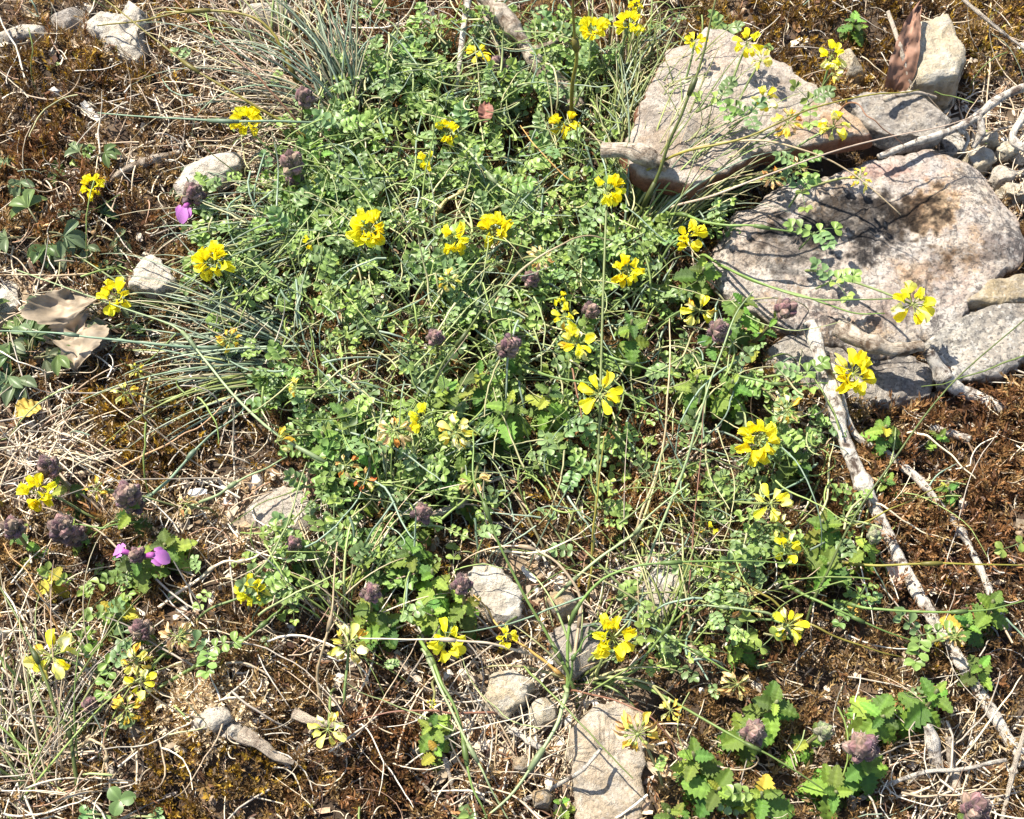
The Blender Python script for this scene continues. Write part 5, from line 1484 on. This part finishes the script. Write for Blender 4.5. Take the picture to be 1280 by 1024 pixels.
# ------------------------------------------------------------------ dead leaves
def leaf_sheet(label, pts_axis, widths, mat_c, curl=.3, name='dead_leaf', n=40, lobes=0, thick=.00035, group=None, wave=.1, edge_up=True, cross=None):
    """dead leaf along an axis of photo points; widths in photo px"""
    P = smooth_path(lift_pts(pts_axis), n)
    s = mpp(P[n // 2])
    T = np.gradient(P, axis=0); T /= np.linalg.norm(T, axis=1)[:, None]
    ref = np.array(cross if cross is not None else (0, 0, 1.0))
    A = np.cross(T, ref); A /= np.linalg.norm(A, axis=1)[:, None]; B = np.cross(A, T)
    u = np.linspace(0, 1, n)
    wd = np.interp(u, np.linspace(0, 1, len(widths)), widths) * .5 * s
    if lobes: wd = wd * (1 + .42 * np.abs(np.cos(u * lobes * PI)) ** .6 - .25 + .10 * vn(u * 40, u * 0) + .06 * vn(u * 90, u * 0))
    cols = np.linspace(-1, 1, 13)
    ww = wd[:, None] * cols[None]
    z = np.abs(cols)[None] ** 1.6 * wd[:, None] * curl + wave * s * 14 * (vn(u[:, None] * 6 + 0 * cols[None], cols[None] * 2 + 0 * u[:, None]) + .5 * vn(u[:, None] * 17 + 0 * cols[None], cols[None] * 5 + 0 * u[:, None])) + .0006 * np.cos(u * 34)[:, None] * (np.abs(cols)[None] > .1)
    sh = -.22 * np.abs(ww) * (1 if lobes else 0)
    V = P[:, None] + A[:, None] * ww[..., None] + B[:, None] * z[..., None] + T[:, None] * sh[..., None]
    k = 13
    i, j = np.meshgrid(np.arange(n - 1), np.arange(k - 1), indexing='ij')
    a = i * k + j
    F = np.stack([a, a + k, a + k + 1, a + 1], -1).reshape(-1, 4)
    V1 = V.reshape(-1, 3); V2 = (V - B[:, None] * thick).reshape(-1, 3)
    mid = (np.abs(cols) < .1)[None]
    C = np.array(mat_c)[None, None] * (1 + .55 * mid[..., None] + .4 * vn(u[:, None] * 12 + 0 * cols[None], cols[None] * 5 + 0 * u[:, None])[..., None])
    base = P[0].copy()
    m = MB(); m.add(V1 - base, F, C.reshape(-1, 3)); m.add(V2 - base, F[:, ::-1], C.reshape(-1, 3))
    o = ob(name, m.mesh(name, M_deadleaf), loc=base)
    return tag(o, label, 'leaf', group)


leaf_sheet('large pale brown lobed oak leaf lying curled at the left', [(86, 362, 22), (84, 392, 18), (92, 412, 14), (100, 432, 14), (94, 462, 14)], [10, 66, 84, 44, 30, 66, 60, 6], (.33, .26, .18), .45, 'oak_leaf', lobes=4, n=120, wave=.65)
leaf_sheet('curled reddish brown dead leaf standing against the squarish cream stone', [(1150, 4, 46), (1138, 40, 44), (1130, 75, 36), (1118, 112, 22)], [6, 22, 30, 36, 26], (.24, .13, .085), .35, wave=.35, cross=tuple(-FWD))
leaf_sheet('small smooth reddish brown dead leaf in the mat right of a yellow head', [(608, 128, 36), (607, 142, 38), (604, 154, 36)], [6, 17, 20, 16, 4], (.22, .10, .07), .4)
leaf_sheet('yellowish dead leaf curled below the dark cinquefoil', [(18, 520, -6), (34, 512, -9), (52, 508, -6)], [6, 24, 28, 20, 6], (.5, .36, .08), .5)
leaf_sheet('dark dead leaf shading bare soil left of the rust shrivelled heads', [(372, 596, -10), (396, 604, -12), (420, 612, -7)], [8, 26, 30, 24, 8], (.13, .075, .045), -.4)
leaf_sheet('yellow dying leaf lying beside the bleached stick near the level stalk', [(1062, 752, -8), (1068, 762, -9), (1074, 772, -7)], [4, 16, 18, 5], (.5, .34, .08), .3)
leaf_sheet('curled pale dead leaf under the pale lemon head at lower left', [(416, 932, -6), (426, 938, -8), (438, 936, -4)], [6, 20, 16, 4], (.45, .36, .25), .6)
leaf_sheet('pale papery leaf scrap under the bleached stick\'s middle', [(1108, 700, -5), (1118, 716, -8), (1122, 738, -5)], [5, 18, 18, 5], (.5, .36, .27), .5)


# ------------------------------------------------------------------ single long stalks and blades
G_OL, G_DK, G_GR, G_BL, G_PG, G_TN, G_BR, G_ST, G_OR = (.20, .17, .03), (.09, .11, .03), (.13, .20, .05), (.19, .27, .17), (.27, .33, .16), (.46, .35, .2), (.24, .12, .07), (.62, .52, .36), (.5, .30, .08)


def stalk(label, pts, w, c, w1=None, name='grass_stalk', group='long single grass stalks', flat=1.0, k=6):
    P = lift_pts(pts)
    dv = P[-1] - P[-2]; g = float(Hf(P[-1][0], P[-1][1]))
    if P[-1][2] > g + .006:      # carry the foot down to the soil
        k_ = .5 * (P[-1][2] - g) / (np.linalg.norm(dv[:2]) + 1e-6)
        q_ = P[-1] + dv * min(k_, .8); q_[2] = float(Hf(q_[0], q_[1])) - .001
        P = np.vstack([P, q_])
    P = smooth_path(P, 30)
    s = mpp(P[15])
    wob = np.linspace(0, 9, 30) + pts[0][0] * .37
    P = P + np.stack([vn(wob, wob * 0 + q * 5.3) for q in range(3)], 1) * s * 2.2 + np.stack([vn(wob * .4, wob * 0 + 20 + q * 5.3) for q in range(3)], 1) * s * 3.5
    base = P[-1].copy()
    r = random.Random(int(pts[0][0] * 3 + pts[0][1]))
    q = np.linspace(0, 1, 30)
    C = np.array(c)[None] * (1 + .25 * vn(q * 5 + r.random() * 9, q * 0))[:, None]
    w1 = w1 if w1 is not None else w * (.35 if name == 'grass_stalk' else .7)
    m = MB(); m.tube(P - base, np.linspace(w1, w, 30) / 2 * s, k, C, flat=flat)
    if len(P) and name == 'grass_stalk' and w >= 5:      # joints
        for t in (9, 20):
            m.tube(P[t - 1:t + 2] - base, [w / 2 * s * 1.0, w / 2 * s * 1.35, w / 2 * s * 1.0], k, tuple(x * .6 for x in c))
    return tag(ob(name, m.mesh(name, M_stalk), loc=base), label, 'grass stalk', group)


# first point = tip, last point = base
ST = [
    ('thick olive brown stalk standing straight from the top edge', [(715, -12, 110), (716, 60, 75), (717, 150, 22)], 8, G_OL),
    ('tall dark green stalk slanting over the pinkish slab from the top edge', [(898, -12, 120), (878, 66, 100), (850, 134, 78), (824, 204, 50), (794, 284, 12)], 6, G_DK),
    ('left grass blade of the tussock rising to the fading golden head', [(588, 540, 60), (592, 600, 60), (612, 650, 52), (650, 732, 34), (690, 808, 18), (712, 856, 8)], 5, G_GR),
    ('arching tussock blade bending right above the ring head', [(1004, 706, 30), (905, 700, 44), (850, 702, 48), (795, 706, 46), (747, 726, 38), (712, 776, 24), (705, 860, 6)], 5, G_GR),
    ('short upright tussock blade left of the ring head', [(738, 792, 30), (716, 826, 18), (708, 858, 6)], 5, G_GR),
    ('tussock blade rising right from behind the ring head', [(856, 726, 40), (840, 776, 32), (806, 822, 20), (770, 846, 8)], 5, G_GR),
    ('broad hairy tussock blade drooping down to the bottom edge', [(600, 1026, 6), (640, 990, 14), (688, 918, 22), (704, 876, 16), (706, 862, 6)], 7, G_PG),
    ('thin brown tussock stem arching right over the long bottom rock', [(846, 952, 18), (822, 905, 30), (780, 880, 28), (722, 864, 8)], 3.5, G_BR),
    ('long green stem from the tussock slanting to the bottom right leaves', [(1054, 1000, 18), (984, 960, 30), (934, 932, 34), (884, 902, 30), (812, 862, 14), (764, 846, 6)], 5, G_GR),
    ('tan bent stem curving from germander leaves down through the centre right', [(944, 364, 62), (918, 398, 70), (890, 474, 66), (870, 535, 56), (848, 602, 40), (812, 690, 18), (790, 745, 6)], 4.5, G_PG),
    ('pale tan upright stalk right of the star shaped head', [(836, 398, 60), (838, 450, 58), (828, 530, 46), (820, 586, 34), (800, 650, 14)], 4, G_TN),
    ('long green runner from the centre crossing under the star head', [(856, 532, 30), (782, 492, 38), (694, 470, 40), (640, 452, 26)], 5, G_GR),
    ('green stem right of the chain of three heads pointing right', [(858, 474, 36), (800, 458, 38), (754, 440, 36), (720, 424, 24)], 5, G_GR),
    ('pale green stem slanting below the dark central moss', [(862, 604, 44), (806, 650, 34), (760, 686, 22), (700, 740, 8)], 5, G_PG),
    ('dark olive stem crossing the mat toward the two central buds', [(644, 336, 72), (600, 392, 66), (560, 450, 52), (528, 508, 32), (505, 560, 14)], 5, G_DK),
    ('arching tan stem over the mat to the dried cream head', [(770, 300, 40), (734, 296, 52), (700, 308, 56), (660, 330, 52), (625, 368, 34), (600, 410, 16)], 4.5, G_TN),
    ('straw yellow dead blade in the mat above the wide yellow head', [(596, 222, 34), (572, 242, 36), (550, 258, 30)], 6, (.55, .45, .2)),
    ('orange brown fine stem bent below the olive stalk', [(650, 158, 34), (676, 190, 38), (712, 222, 34), (728, 214, 28)], 3.5, G_OR),
    ('green stem in two parallel lines left of the paired heads', [(672, 268, 36), (622, 234, 42), (582, 188, 40), (560, 160, 26)], 5, G_PG),
    ('blue-green long blade crossing level to the bud at upper left', [(122, 143, 26), (218, 149, 34), (330, 153, 38), (430, 155, 30), (505, 160, 18)], 5, G_BL),
    ('olive stem slanting from the top edge across the dry grass', [(122, -6, 40), (200, 56, 48), (270, 104, 46), (352, 152, 32), (400, 190, 14)], 5, G_OL),
    ('pinkish brown stem slanting beside the olive one at the top left', [(214, -6, 44), (296, 67, 50), (336, 110, 44), (384, 170, 20)], 4, G_BR),
    ('arching yellow-green blade curving over brown moss at the top left', [(120, 34, 26), (168, 28, 38), (235, 15, 48), (300, 17, 52), (344, 44, 46), (368, 98, 28), (385, 150, 12)], 5, G_OL),
    ('long green blade slanting from the left edge past golden moss to the centre', [(20, 338, 16), (140, 380, 26), (216, 407, 32), (252, 446, 36), (296, 498, 38), (352, 546, 34), (430, 590, 22), (470, 620, 10)], 5, G_PG),
    ('level brown stem at the left edge above the oak leaf', [(-6, 344, 12), (60, 344, 16), (110, 343, 12)], 4, G_TN),
    ('blue-green blade lying level over the oak leaf', [(-6, 414, 24), (60, 416, 28), (118, 421, 30), (228, 432, 26), (300, 440, 14)], 5, G_BL),
    ('tan stem rising from purple buds over golden moss', [(288, 496, 26), (250, 530, 24), (208, 554, 20), (144, 584, 8)], 4, (.42, .25, .12)),
    ('grey-green flat blade slanting over golden moss to the left purple buds', [(304, 508, 28), (254, 556, 24), (215, 596, 18), (180, 630, 8)], 6, G_BL),
    ('green stalk slanting down left from the loose pale florets', [(362, 574, 24), (302, 600, 26), (262, 622, 22), (234, 640, 10)], 6, G_PG),
    ('green stalk lying level right of the double purple bud', [(95, 656, 16), (130, 658, 18), (168, 652, 10)], 4.5, G_GR),
    ('long green stalk curving down the left edge past the big pale head', [(-6, 728, 34), (36, 804, 36), (66, 868, 30), (90, 932, 20), (96, 1000, 6)], 6, G_DK),
    ('brown orange thin stem above the big pale head', [(5, 678, 24), (42, 728, 24), (70, 786, 12)], 3.5, (.38, .2, .08)),
    ('looped tan dead blade at the bottom left', [(116, 1006, 4), (128, 966, 18), (130, 940, 24), (118, 926, 24), (106, 930, 14)], 5, G_TN),
    ('long straight beige stem slanting up right beside bare soil', [(346, 686, 22), (300, 700, 20), (270, 712, 16), (188, 766, 5)], 5, G_ST),
    ('thick green runner from fading heads up right to bare soil', [(362, 755, 20), (326, 782, 24), (256, 828, 22), (168, 876, 10)], 6, G_GR),
    ('tall tan stalk beside the faded lemon head', [(424, 680, 46), (412, 760, 40), (396, 830, 24), (400, 884, 6)], 5, G_TN),
    ('long green stem falling from the straw to the bottom edge', [(608, 1030, 8), (590, 985, 16), (572, 900, 22), (548, 848, 22), (526, 802, 12)], 6, G_GR),
    ('second green stem crossing beside it toward the bottom', [(640, 1028, 6), (600, 960, 18), (560, 880, 24), (532, 816, 16)], 5, G_PG),
    ('level pale straw under the loose yellow head', [(450, 799, 28), (540, 800, 32), (612, 805, 28), (664, 818, 14)], 5, G_ST),
    ('orange tan dead blade pointing at the tussock', [(592, 746, 18), (626, 784, 18), (664, 816, 14), (702, 850, 6)], 5, G_OR),
    ('pinkish dry blade arching over the white broken stone', [(574, 706, 12), (612, 686, 26), (662, 686, 32), (704, 714, 28), (724, 760, 16), (716, 840, 5)], 5, (.5, .36, .24)),
    ('reddish stem lying across dark moss below the straw', [(430, 903, 8), (476, 892, 14), (558, 890, 14), (615, 892, 8)], 4, G_BR),
    ('green stem running right from the pale star head\'s left', [(850, 756, 20), (910, 760, 26), (968, 770, 24)], 5, G_PG),
    ('thin stem from the pale star head down right over litter', [(1150, 828, 6), (1110, 820, 14), (1050, 798, 24), (1004, 780, 24)], 4, G_OL),
    ('green stem curving down right to the withered head on the stick', [(1160, 808, 10), (1086, 781, 22), (1032, 759, 24), (985, 735, 14)], 5, G_GR),
    ('long level green stem crossing the bleached stick to the right edge', [(1290, 746, 20), (1230, 762, 26), (1168, 767, 28), (1084, 760, 24), (1050, 748, 10)], 5, G_GR),
    ('level olive stem crossing the bleached stick near its middle', [(1290, 705, 24), (1186, 705, 30), (1096, 708, 26), (1040, 700, 12)], 5, G_OL),
    ('green stem slanting from tussock side to the withered tan head', [(918, 842, 20), (884, 824, 24), (848, 802, 20), (800, 770, 8)], 5, G_GR),
    ('olive stem arching down to the pale star head', [(850, 703, 36), (902, 714, 40), (946, 738, 34), (982, 764, 28)], 4, G_OL),
    ('very long thin stem from the speckled block across the bleached sticks', [(1290, 388, 60), (1186, 480, 56), (1116, 576, 52), (1068, 646, 42), (1030, 722, 26), (1006, 776, 10)], 4.5, G_DK),
    ('brown-green stem crossing the bleached stick toward the lemon heads', [(1212, 598, 20), (1150, 620, 28), (1084, 648, 30), (1030, 676, 14)], 3.5, G_OL),
    ('long olive stalk sweeping over slab and dark stone to the upper right', [(1150, 111, 74), (1086, 121, 78), (1002, 142, 80), (930, 172, 74), (852, 190, 62), (790, 225, 30)], 4.5, G_OL),
    ('tan stem slanting over the boulder\'s top edge', [(1126, 266, 46), (1066, 216, 60), (994, 184, 68), (900, 176, 60), (830, 200, 34)], 4, G_TN),
    ('pale twig like stem spanning the shadow gap', [(1222, 142, 50), (1120, 171, 62), (1004, 206, 66), (900, 240, 54), (830, 262, 24)], 4, (.5, .38, .28)),
    ('leafy green stem lying right across the boulder\'s left side', [(1032, 294, 44), (968, 287, 48), (900, 279, 46), (838, 268, 28)], 5, G_GR),
    ('thin brown stem slanting to the dark stone\'s tip', [(1130, 180, 46), (1090, 150, 58), (1062, 128, 54)], 3, G_BR),
    ('pale grey stem leaning on dark moss left of the bleached stick', [(1055, 598, 8), (1006, 556, 16), (984, 524, 24), (970, 490, 26)], 4.5, G_ST),
    ('pinkish runner stem from the star head down dark moss', [(740, 568, 10), (728, 540, 20), (720, 500, 28), (716, 462, 30)], 3, G_BR),
    ('long thin green stem beside the tall straight flower stalk', [(752, 545, 44), (748, 610, 34), (744, 680, 18), (740, 730, 6)], 4, G_OL),
    ('straw stem slanting right of the pale tan stalk at lower right', [(1280, 845, 10), (1236, 900, 14), (1190, 960, 6)], 4, G_ST),
    ('bleached thin stem falling beside the red moss shoot', [(1232, 618, 8), (1190, 570, 18), (1152, 542, 20)], 4, G_ST),
    ('pale thin stem right of the lemon heads reaching the lower stick', [(1212, 684, 6), (1150, 660, 16), (1106, 634, 20)], 3.5, G_ST),
    ('green stem of the large yellow head lying over the stick', [(1046, 478, 34), (990, 480, 36), (930, 474, 30), (880, 455, 18)], 5, G_GR),
    ('upper green stem lying on the boulder toward the loose yellow head', [(1118, 373, 48), (1060, 373, 50), (1000, 368, 48), (920, 340, 34), (880, 320, 16)], 4.5, G_GR),
    ('lower green stem lying on the boulder toward the loose yellow head', [(1108, 392, 44), (1060, 390, 46), (1010, 372, 46), (950, 352, 36), (900, 330, 18)], 4.5, G_GR),
    ('thin brown vertical stem left of the bleached stick', [(880, 500, 40), (872, 600, 30), (862, 700, 18), (850, 790, 5)], 3, G_BR),
    ('pale curved stem over the shade below the central dark moss', [(745, 655, 20), (700, 680, 26), (660, 690, 18), (610, 690, 5)], 4, G_ST),
]
for s in ST:
    stalk(s[0], s[1], s[2], s[3])

# pinnate leaves and leafy vetch runners over the rock
for (x, y, h, sz, lab) in [(1018, 292, 46, 15, 'green pinnate vetch leaf on the boulder\'s left half'), (1040, 352, 46, 14, 'vetch leaf pair standing on the boulder above the broken stick'),
                           (935, 145, 62, 13, 'vetch leaf over the middle of the pinkish slab'), (995, 205, 60, 13, 'vetch leaf beside the shadow gap under the slab'),
                           (1000, 238, 50, 13, 'vetch leaf of round leaflets at the boulder\'s top left'), (900, 125, 62, 13, 'vetch leaf at the slab\'s left part near the dark stalk'),
                           (1012, 130, 56, 14, 'vetch leaf near the slab\'s right end'), (1003, 470, 36, 14, 'vetch leaf on the stem left of the big yellow head over the stick'),
                           (1150, 795, 14, 16, 'thick smooth vetch leaf beside the withered head on the stick'), (262, 812, 26, 14, 'vetch leaf pair right of the cream withered head'),
                           (140, 835, 22, 14, 'vetch leaf between the big pale head and the two tier head')]:
    p = Vector(at(x, y, h * .001))
    rr = random.Random(x)
    e = empty('vetch_leaf_sprig', p, lab, 'plant', 'leafy vetch tips on the rocks')
    for q in range(3):
        ob('leaf', VL[(x + q) % len(VL)], e, M=Matrix.Rotation(q * 2.2 + rr.uniform(0, 1), 4, 'Z') @ Matrix.Rotation(rr.uniform(-.6, .1), 4, 'Y') @ Matrix.Scale(sz * .001, 4))
    m = MB(); dn = Vector((rr.uniform(-.012, -.004), rr.uniform(-.004, .008), -.012))
    m.tube(smooth_path([(0, 0, .001), tuple(dn * .5), tuple(dn)], 6), .0006, 5, (.15, .2, .07)); ob('stem', m.mesh('stem', M_stem), e)


# ------------------------------------------------------------------ grass tufts (every blade a part)
def tuft(label, px, py, n, az, spread, Lr, cols, w=(2.2, 4.0), el=(.5, 1.2), droop=1.1, jit=8, group='grass tufts', seed=0):
    """az: heading in the photo, degrees (0 right, 90 up); Lr lengths mm"""
    r = random.Random(px * 7 + py + seed)
    b0 = Vector(at(px, py)); s = mpp(b0)
    e = empty('grass_tuft', b0, label, 'grass', group)
    for i in range(n):
        a = math.radians(az + r.gauss(0, spread)); e0 = r.uniform(*el); L = r.uniform(*Lr) * .001
        p = np.array([r.gauss(0, jit) * s, r.gauss(0, jit) * s, 0.0])
        p[2] = float(Hf(b0.x + p[0], b0.y + p[1])) - b0.z - .001
        P = [p]
        dr = droop * r.uniform(.6, 1.4); ca = r.gauss(0, .35)
        K = 14
        for q in range(K):
            t = q / K
            ee = e0 - dr * t * t * 1.6 - .2 * t
            aa = a + ca * t
            p = p + np.array([math.cos(aa) * math.cos(ee), math.sin(aa) * math.cos(ee), math.sin(ee)]) * L / K
            g = float(Hf(b0.x + p[0], b0.y + p[1])) - b0.z + .001
            p[2] = max(p[2], g)
            P.append(p.copy())
        c = np.array(r.choice(cols)) * r.uniform(.75, 1.25)
        q = np.linspace(0, 1, K + 1)[:, None]
        C = c[None] * (1 - .15 * q) + np.array([.12, .08, .03])[None] * (.5 * q)
        m = MB(); wr = r.uniform(*w) / 2 * s * (.72 if c[0] > c[1] * 1.05 else 1)
        m.tube(np.array(P), wr * np.concatenate([np.linspace(.8, 1, 4), np.linspace(1, .2, K - 3)]), 4, C, caps=False, flat=.55)
        ob('blade', m.mesh('blade', M_grass), e)
    return e


BLUE = [(.20, .27, .19), (.16, .23, .15), (.25, .31, .22), (.36, .33, .2)]
MIXG = [(.21, .28, .08), (.29, .34, .14), (.42, .40, .2), (.17, .23, .06)]
DRY = [(.55, .44, .3), (.62, .53, .4), (.46, .35, .23), (.38, .29, .2), (.5, .44, .36)]
tuft('blue-green fine grass tuft at top left rising to the top edge', 445, 150, 95, 115, 26, (60, 125), BLUE + DRY[:1], jit=14, el=(.5, 1.2))
tuft('dry pale grass fan sweeping left over brown moss at the top', 400, 140, 80, 172, 22, (50, 130), DRY + BLUE[:1], el=(.15, .8), jit=18)
tuft('dry grass standing at the top left with tan stems', 360, 70, 55, 120, 35, (50, 110), DRY + MIXG[1:3], el=(.4, 1.2), jit=22)
tuft('bleached grass hanging over the pinkish white stone', 380, 215, 60, 195, 25, (35, 90), DRY, el=(.1, .7), jit=14)
tuft('blue-green flat fan of blades sweeping left above golden moss', 385, 440, 98, 166, 18, (70, 140), BLUE, el=(.1, .55), jit=14, droop=.8)
tuft('second blue-green fan of blades pointing left below the first', 370, 470, 85, 184, 16, (55, 125), BLUE + MIXG[:2], el=(.1, .5), jit=12, droop=.8)
tuft('green upright tuft beneath the brown withered head', 492, 645, 45, 85, 28, (35, 70), MIXG + BLUE[:1], el=(.7, 1.35), jit=7, droop=.7)
tuft('green stems fanning right from the mat over the pinkish slab', 800, 320, 60, 42, 18, (60, 120), MIXG + BLUE[:2], el=(.6, 1.1), jit=14, droop=.8)
tuft('long pale stems arching over the slab\'s lower edge', 800, 262, 50, 35, 22, (50, 105), MIXG + DRY[:1], el=(.7, 1.25), jit=16, droop=.7)
tuft('dry and green stems leaning up over the slab\'s left half', 850, 235, 50, 70, 35, (45, 95), MIXG + DRY[:2], el=(.7, 1.3), jit=26, droop=.7)
tuft('upright mixed stems hiding the slab\'s lower left corner', 830, 268, 55, 75, 45, (35, 75), MIXG + DRY[:1], el=(.6, 1.3), jit=26, droop=.6)
tuft('dense green stems at the slab\'s left edge', 790, 160, 50, 40, 40, (40, 80), MIXG, el=(.8, 1.3), jit=22, droop=.6)
tuft('pale green arching stems in front of the slab\'s left end', 770, 200, 45, 60, 30, (50, 95), MIXG + BLUE[2:], el=(.6, 1.2), jit=16)
tuft('hairy green tussock with arching blades above the long bottom rock', 716, 856, 26, 55, 60, (35, 80), MIXG, w=(3.5, 5.5), el=(.4, 1.2), jit=5)
tuft('loose straw strands lying over the long bottom rock', 735, 885, 34, 268, 24, (35, 85), DRY, el=(.0, .5), jit=12)
tuft('dead straw skirt hanging below the hairy tussock', 722, 862, 45, 262, 34, (25, 70), DRY, el=(.0, .6), jit=7)
tuft('green crossing stems between the ring head and pale star head', 830, 800, 40, 55, 45, (40, 80), MIXG, el=(.4, 1.1), jit=22)
tuft('dry tangle of grass at the bottom left corner', 60, 960, 85, 95, 50, (45, 110), DRY + MIXG[:2], el=(.3, 1.2), jit=34)
tuft('dry grass at the left edge beneath the purple buds', 40, 560, 45, 20, 50, (35, 75), DRY, el=(.1, .8), jit=24)
tuft('thin mixed stems in the lower middle beside the faded lemon head', 420, 780, 45, 85, 50, (40, 85), MIXG + DRY, el=(.4, 1.2), jit=20)
tuft('fine green stems in the mat around the paired heads', 590, 360, 60, 85, 70, (35, 70), MIXG + BLUE, el=(.6, 1.3), jit=50, w=(1.8, 3.2))
tuft('fine green stems over the mat left of the chain of three heads', 620, 480, 55, 70, 70, (35, 70), MIXG, el=(.5, 1.2), jit=45, w=(1.8, 3.2))
tuft('stems crossing below the dark central moss', 760, 690, 55, 60, 55, (40, 85), MIXG + DRY[:2], el=(.3, 1.0), jit=34, w=(2, 3.8))
tuft('stems around the lemon yellow heads', 920, 690, 45, 80, 60, (35, 70), MIXG, el=(.3, 1.0), jit=30, w=(2, 3.6))
tuft('straw tangle at the bottom beside the rust brown pebble', 640, 960, 50, 70, 60, (30, 75), DRY, el=(.1, .7), jit=24)
tuft('straw tangle with stems at the lower right beneath the bleached stick', 1190, 960, 40, 100, 60, (30, 70), DRY, el=(.0, .7), jit=26)
tuft('mixed grass at the top between the olive stalk and the slab', 770, 110, 50, 75, 35, (40, 85), MIXG + DRY[:2], el=(.5, 1.2), jit=20)
tuft('grey-green blades sweeping down left from the mat\'s upper left', 400, 300, 70, 205, 26, (50, 115), BLUE + MIXG[:2], el=(.2, .8), jit=20, droop=.8)
tuft('scattered stems left of golden moss near the two clump head', 215, 400, 40, 165, 30, (45, 90), BLUE + MIXG[:2], el=(.1, .6), jit=18)

# fine green blades too many to count through the mat
straw_patch('fine_grass', 'fine green stems threaded through the mat', 3000, lambda px, py, X, Y: .015 + .9 * zone(Z_GREEN, px, py) ** 1.5, MIXG + MIXG + BLUE[:3], (.025, .08), (.0003, .0007), (.008, .036), .07, .25, 4, 12, M_stalk)

exec_done = True
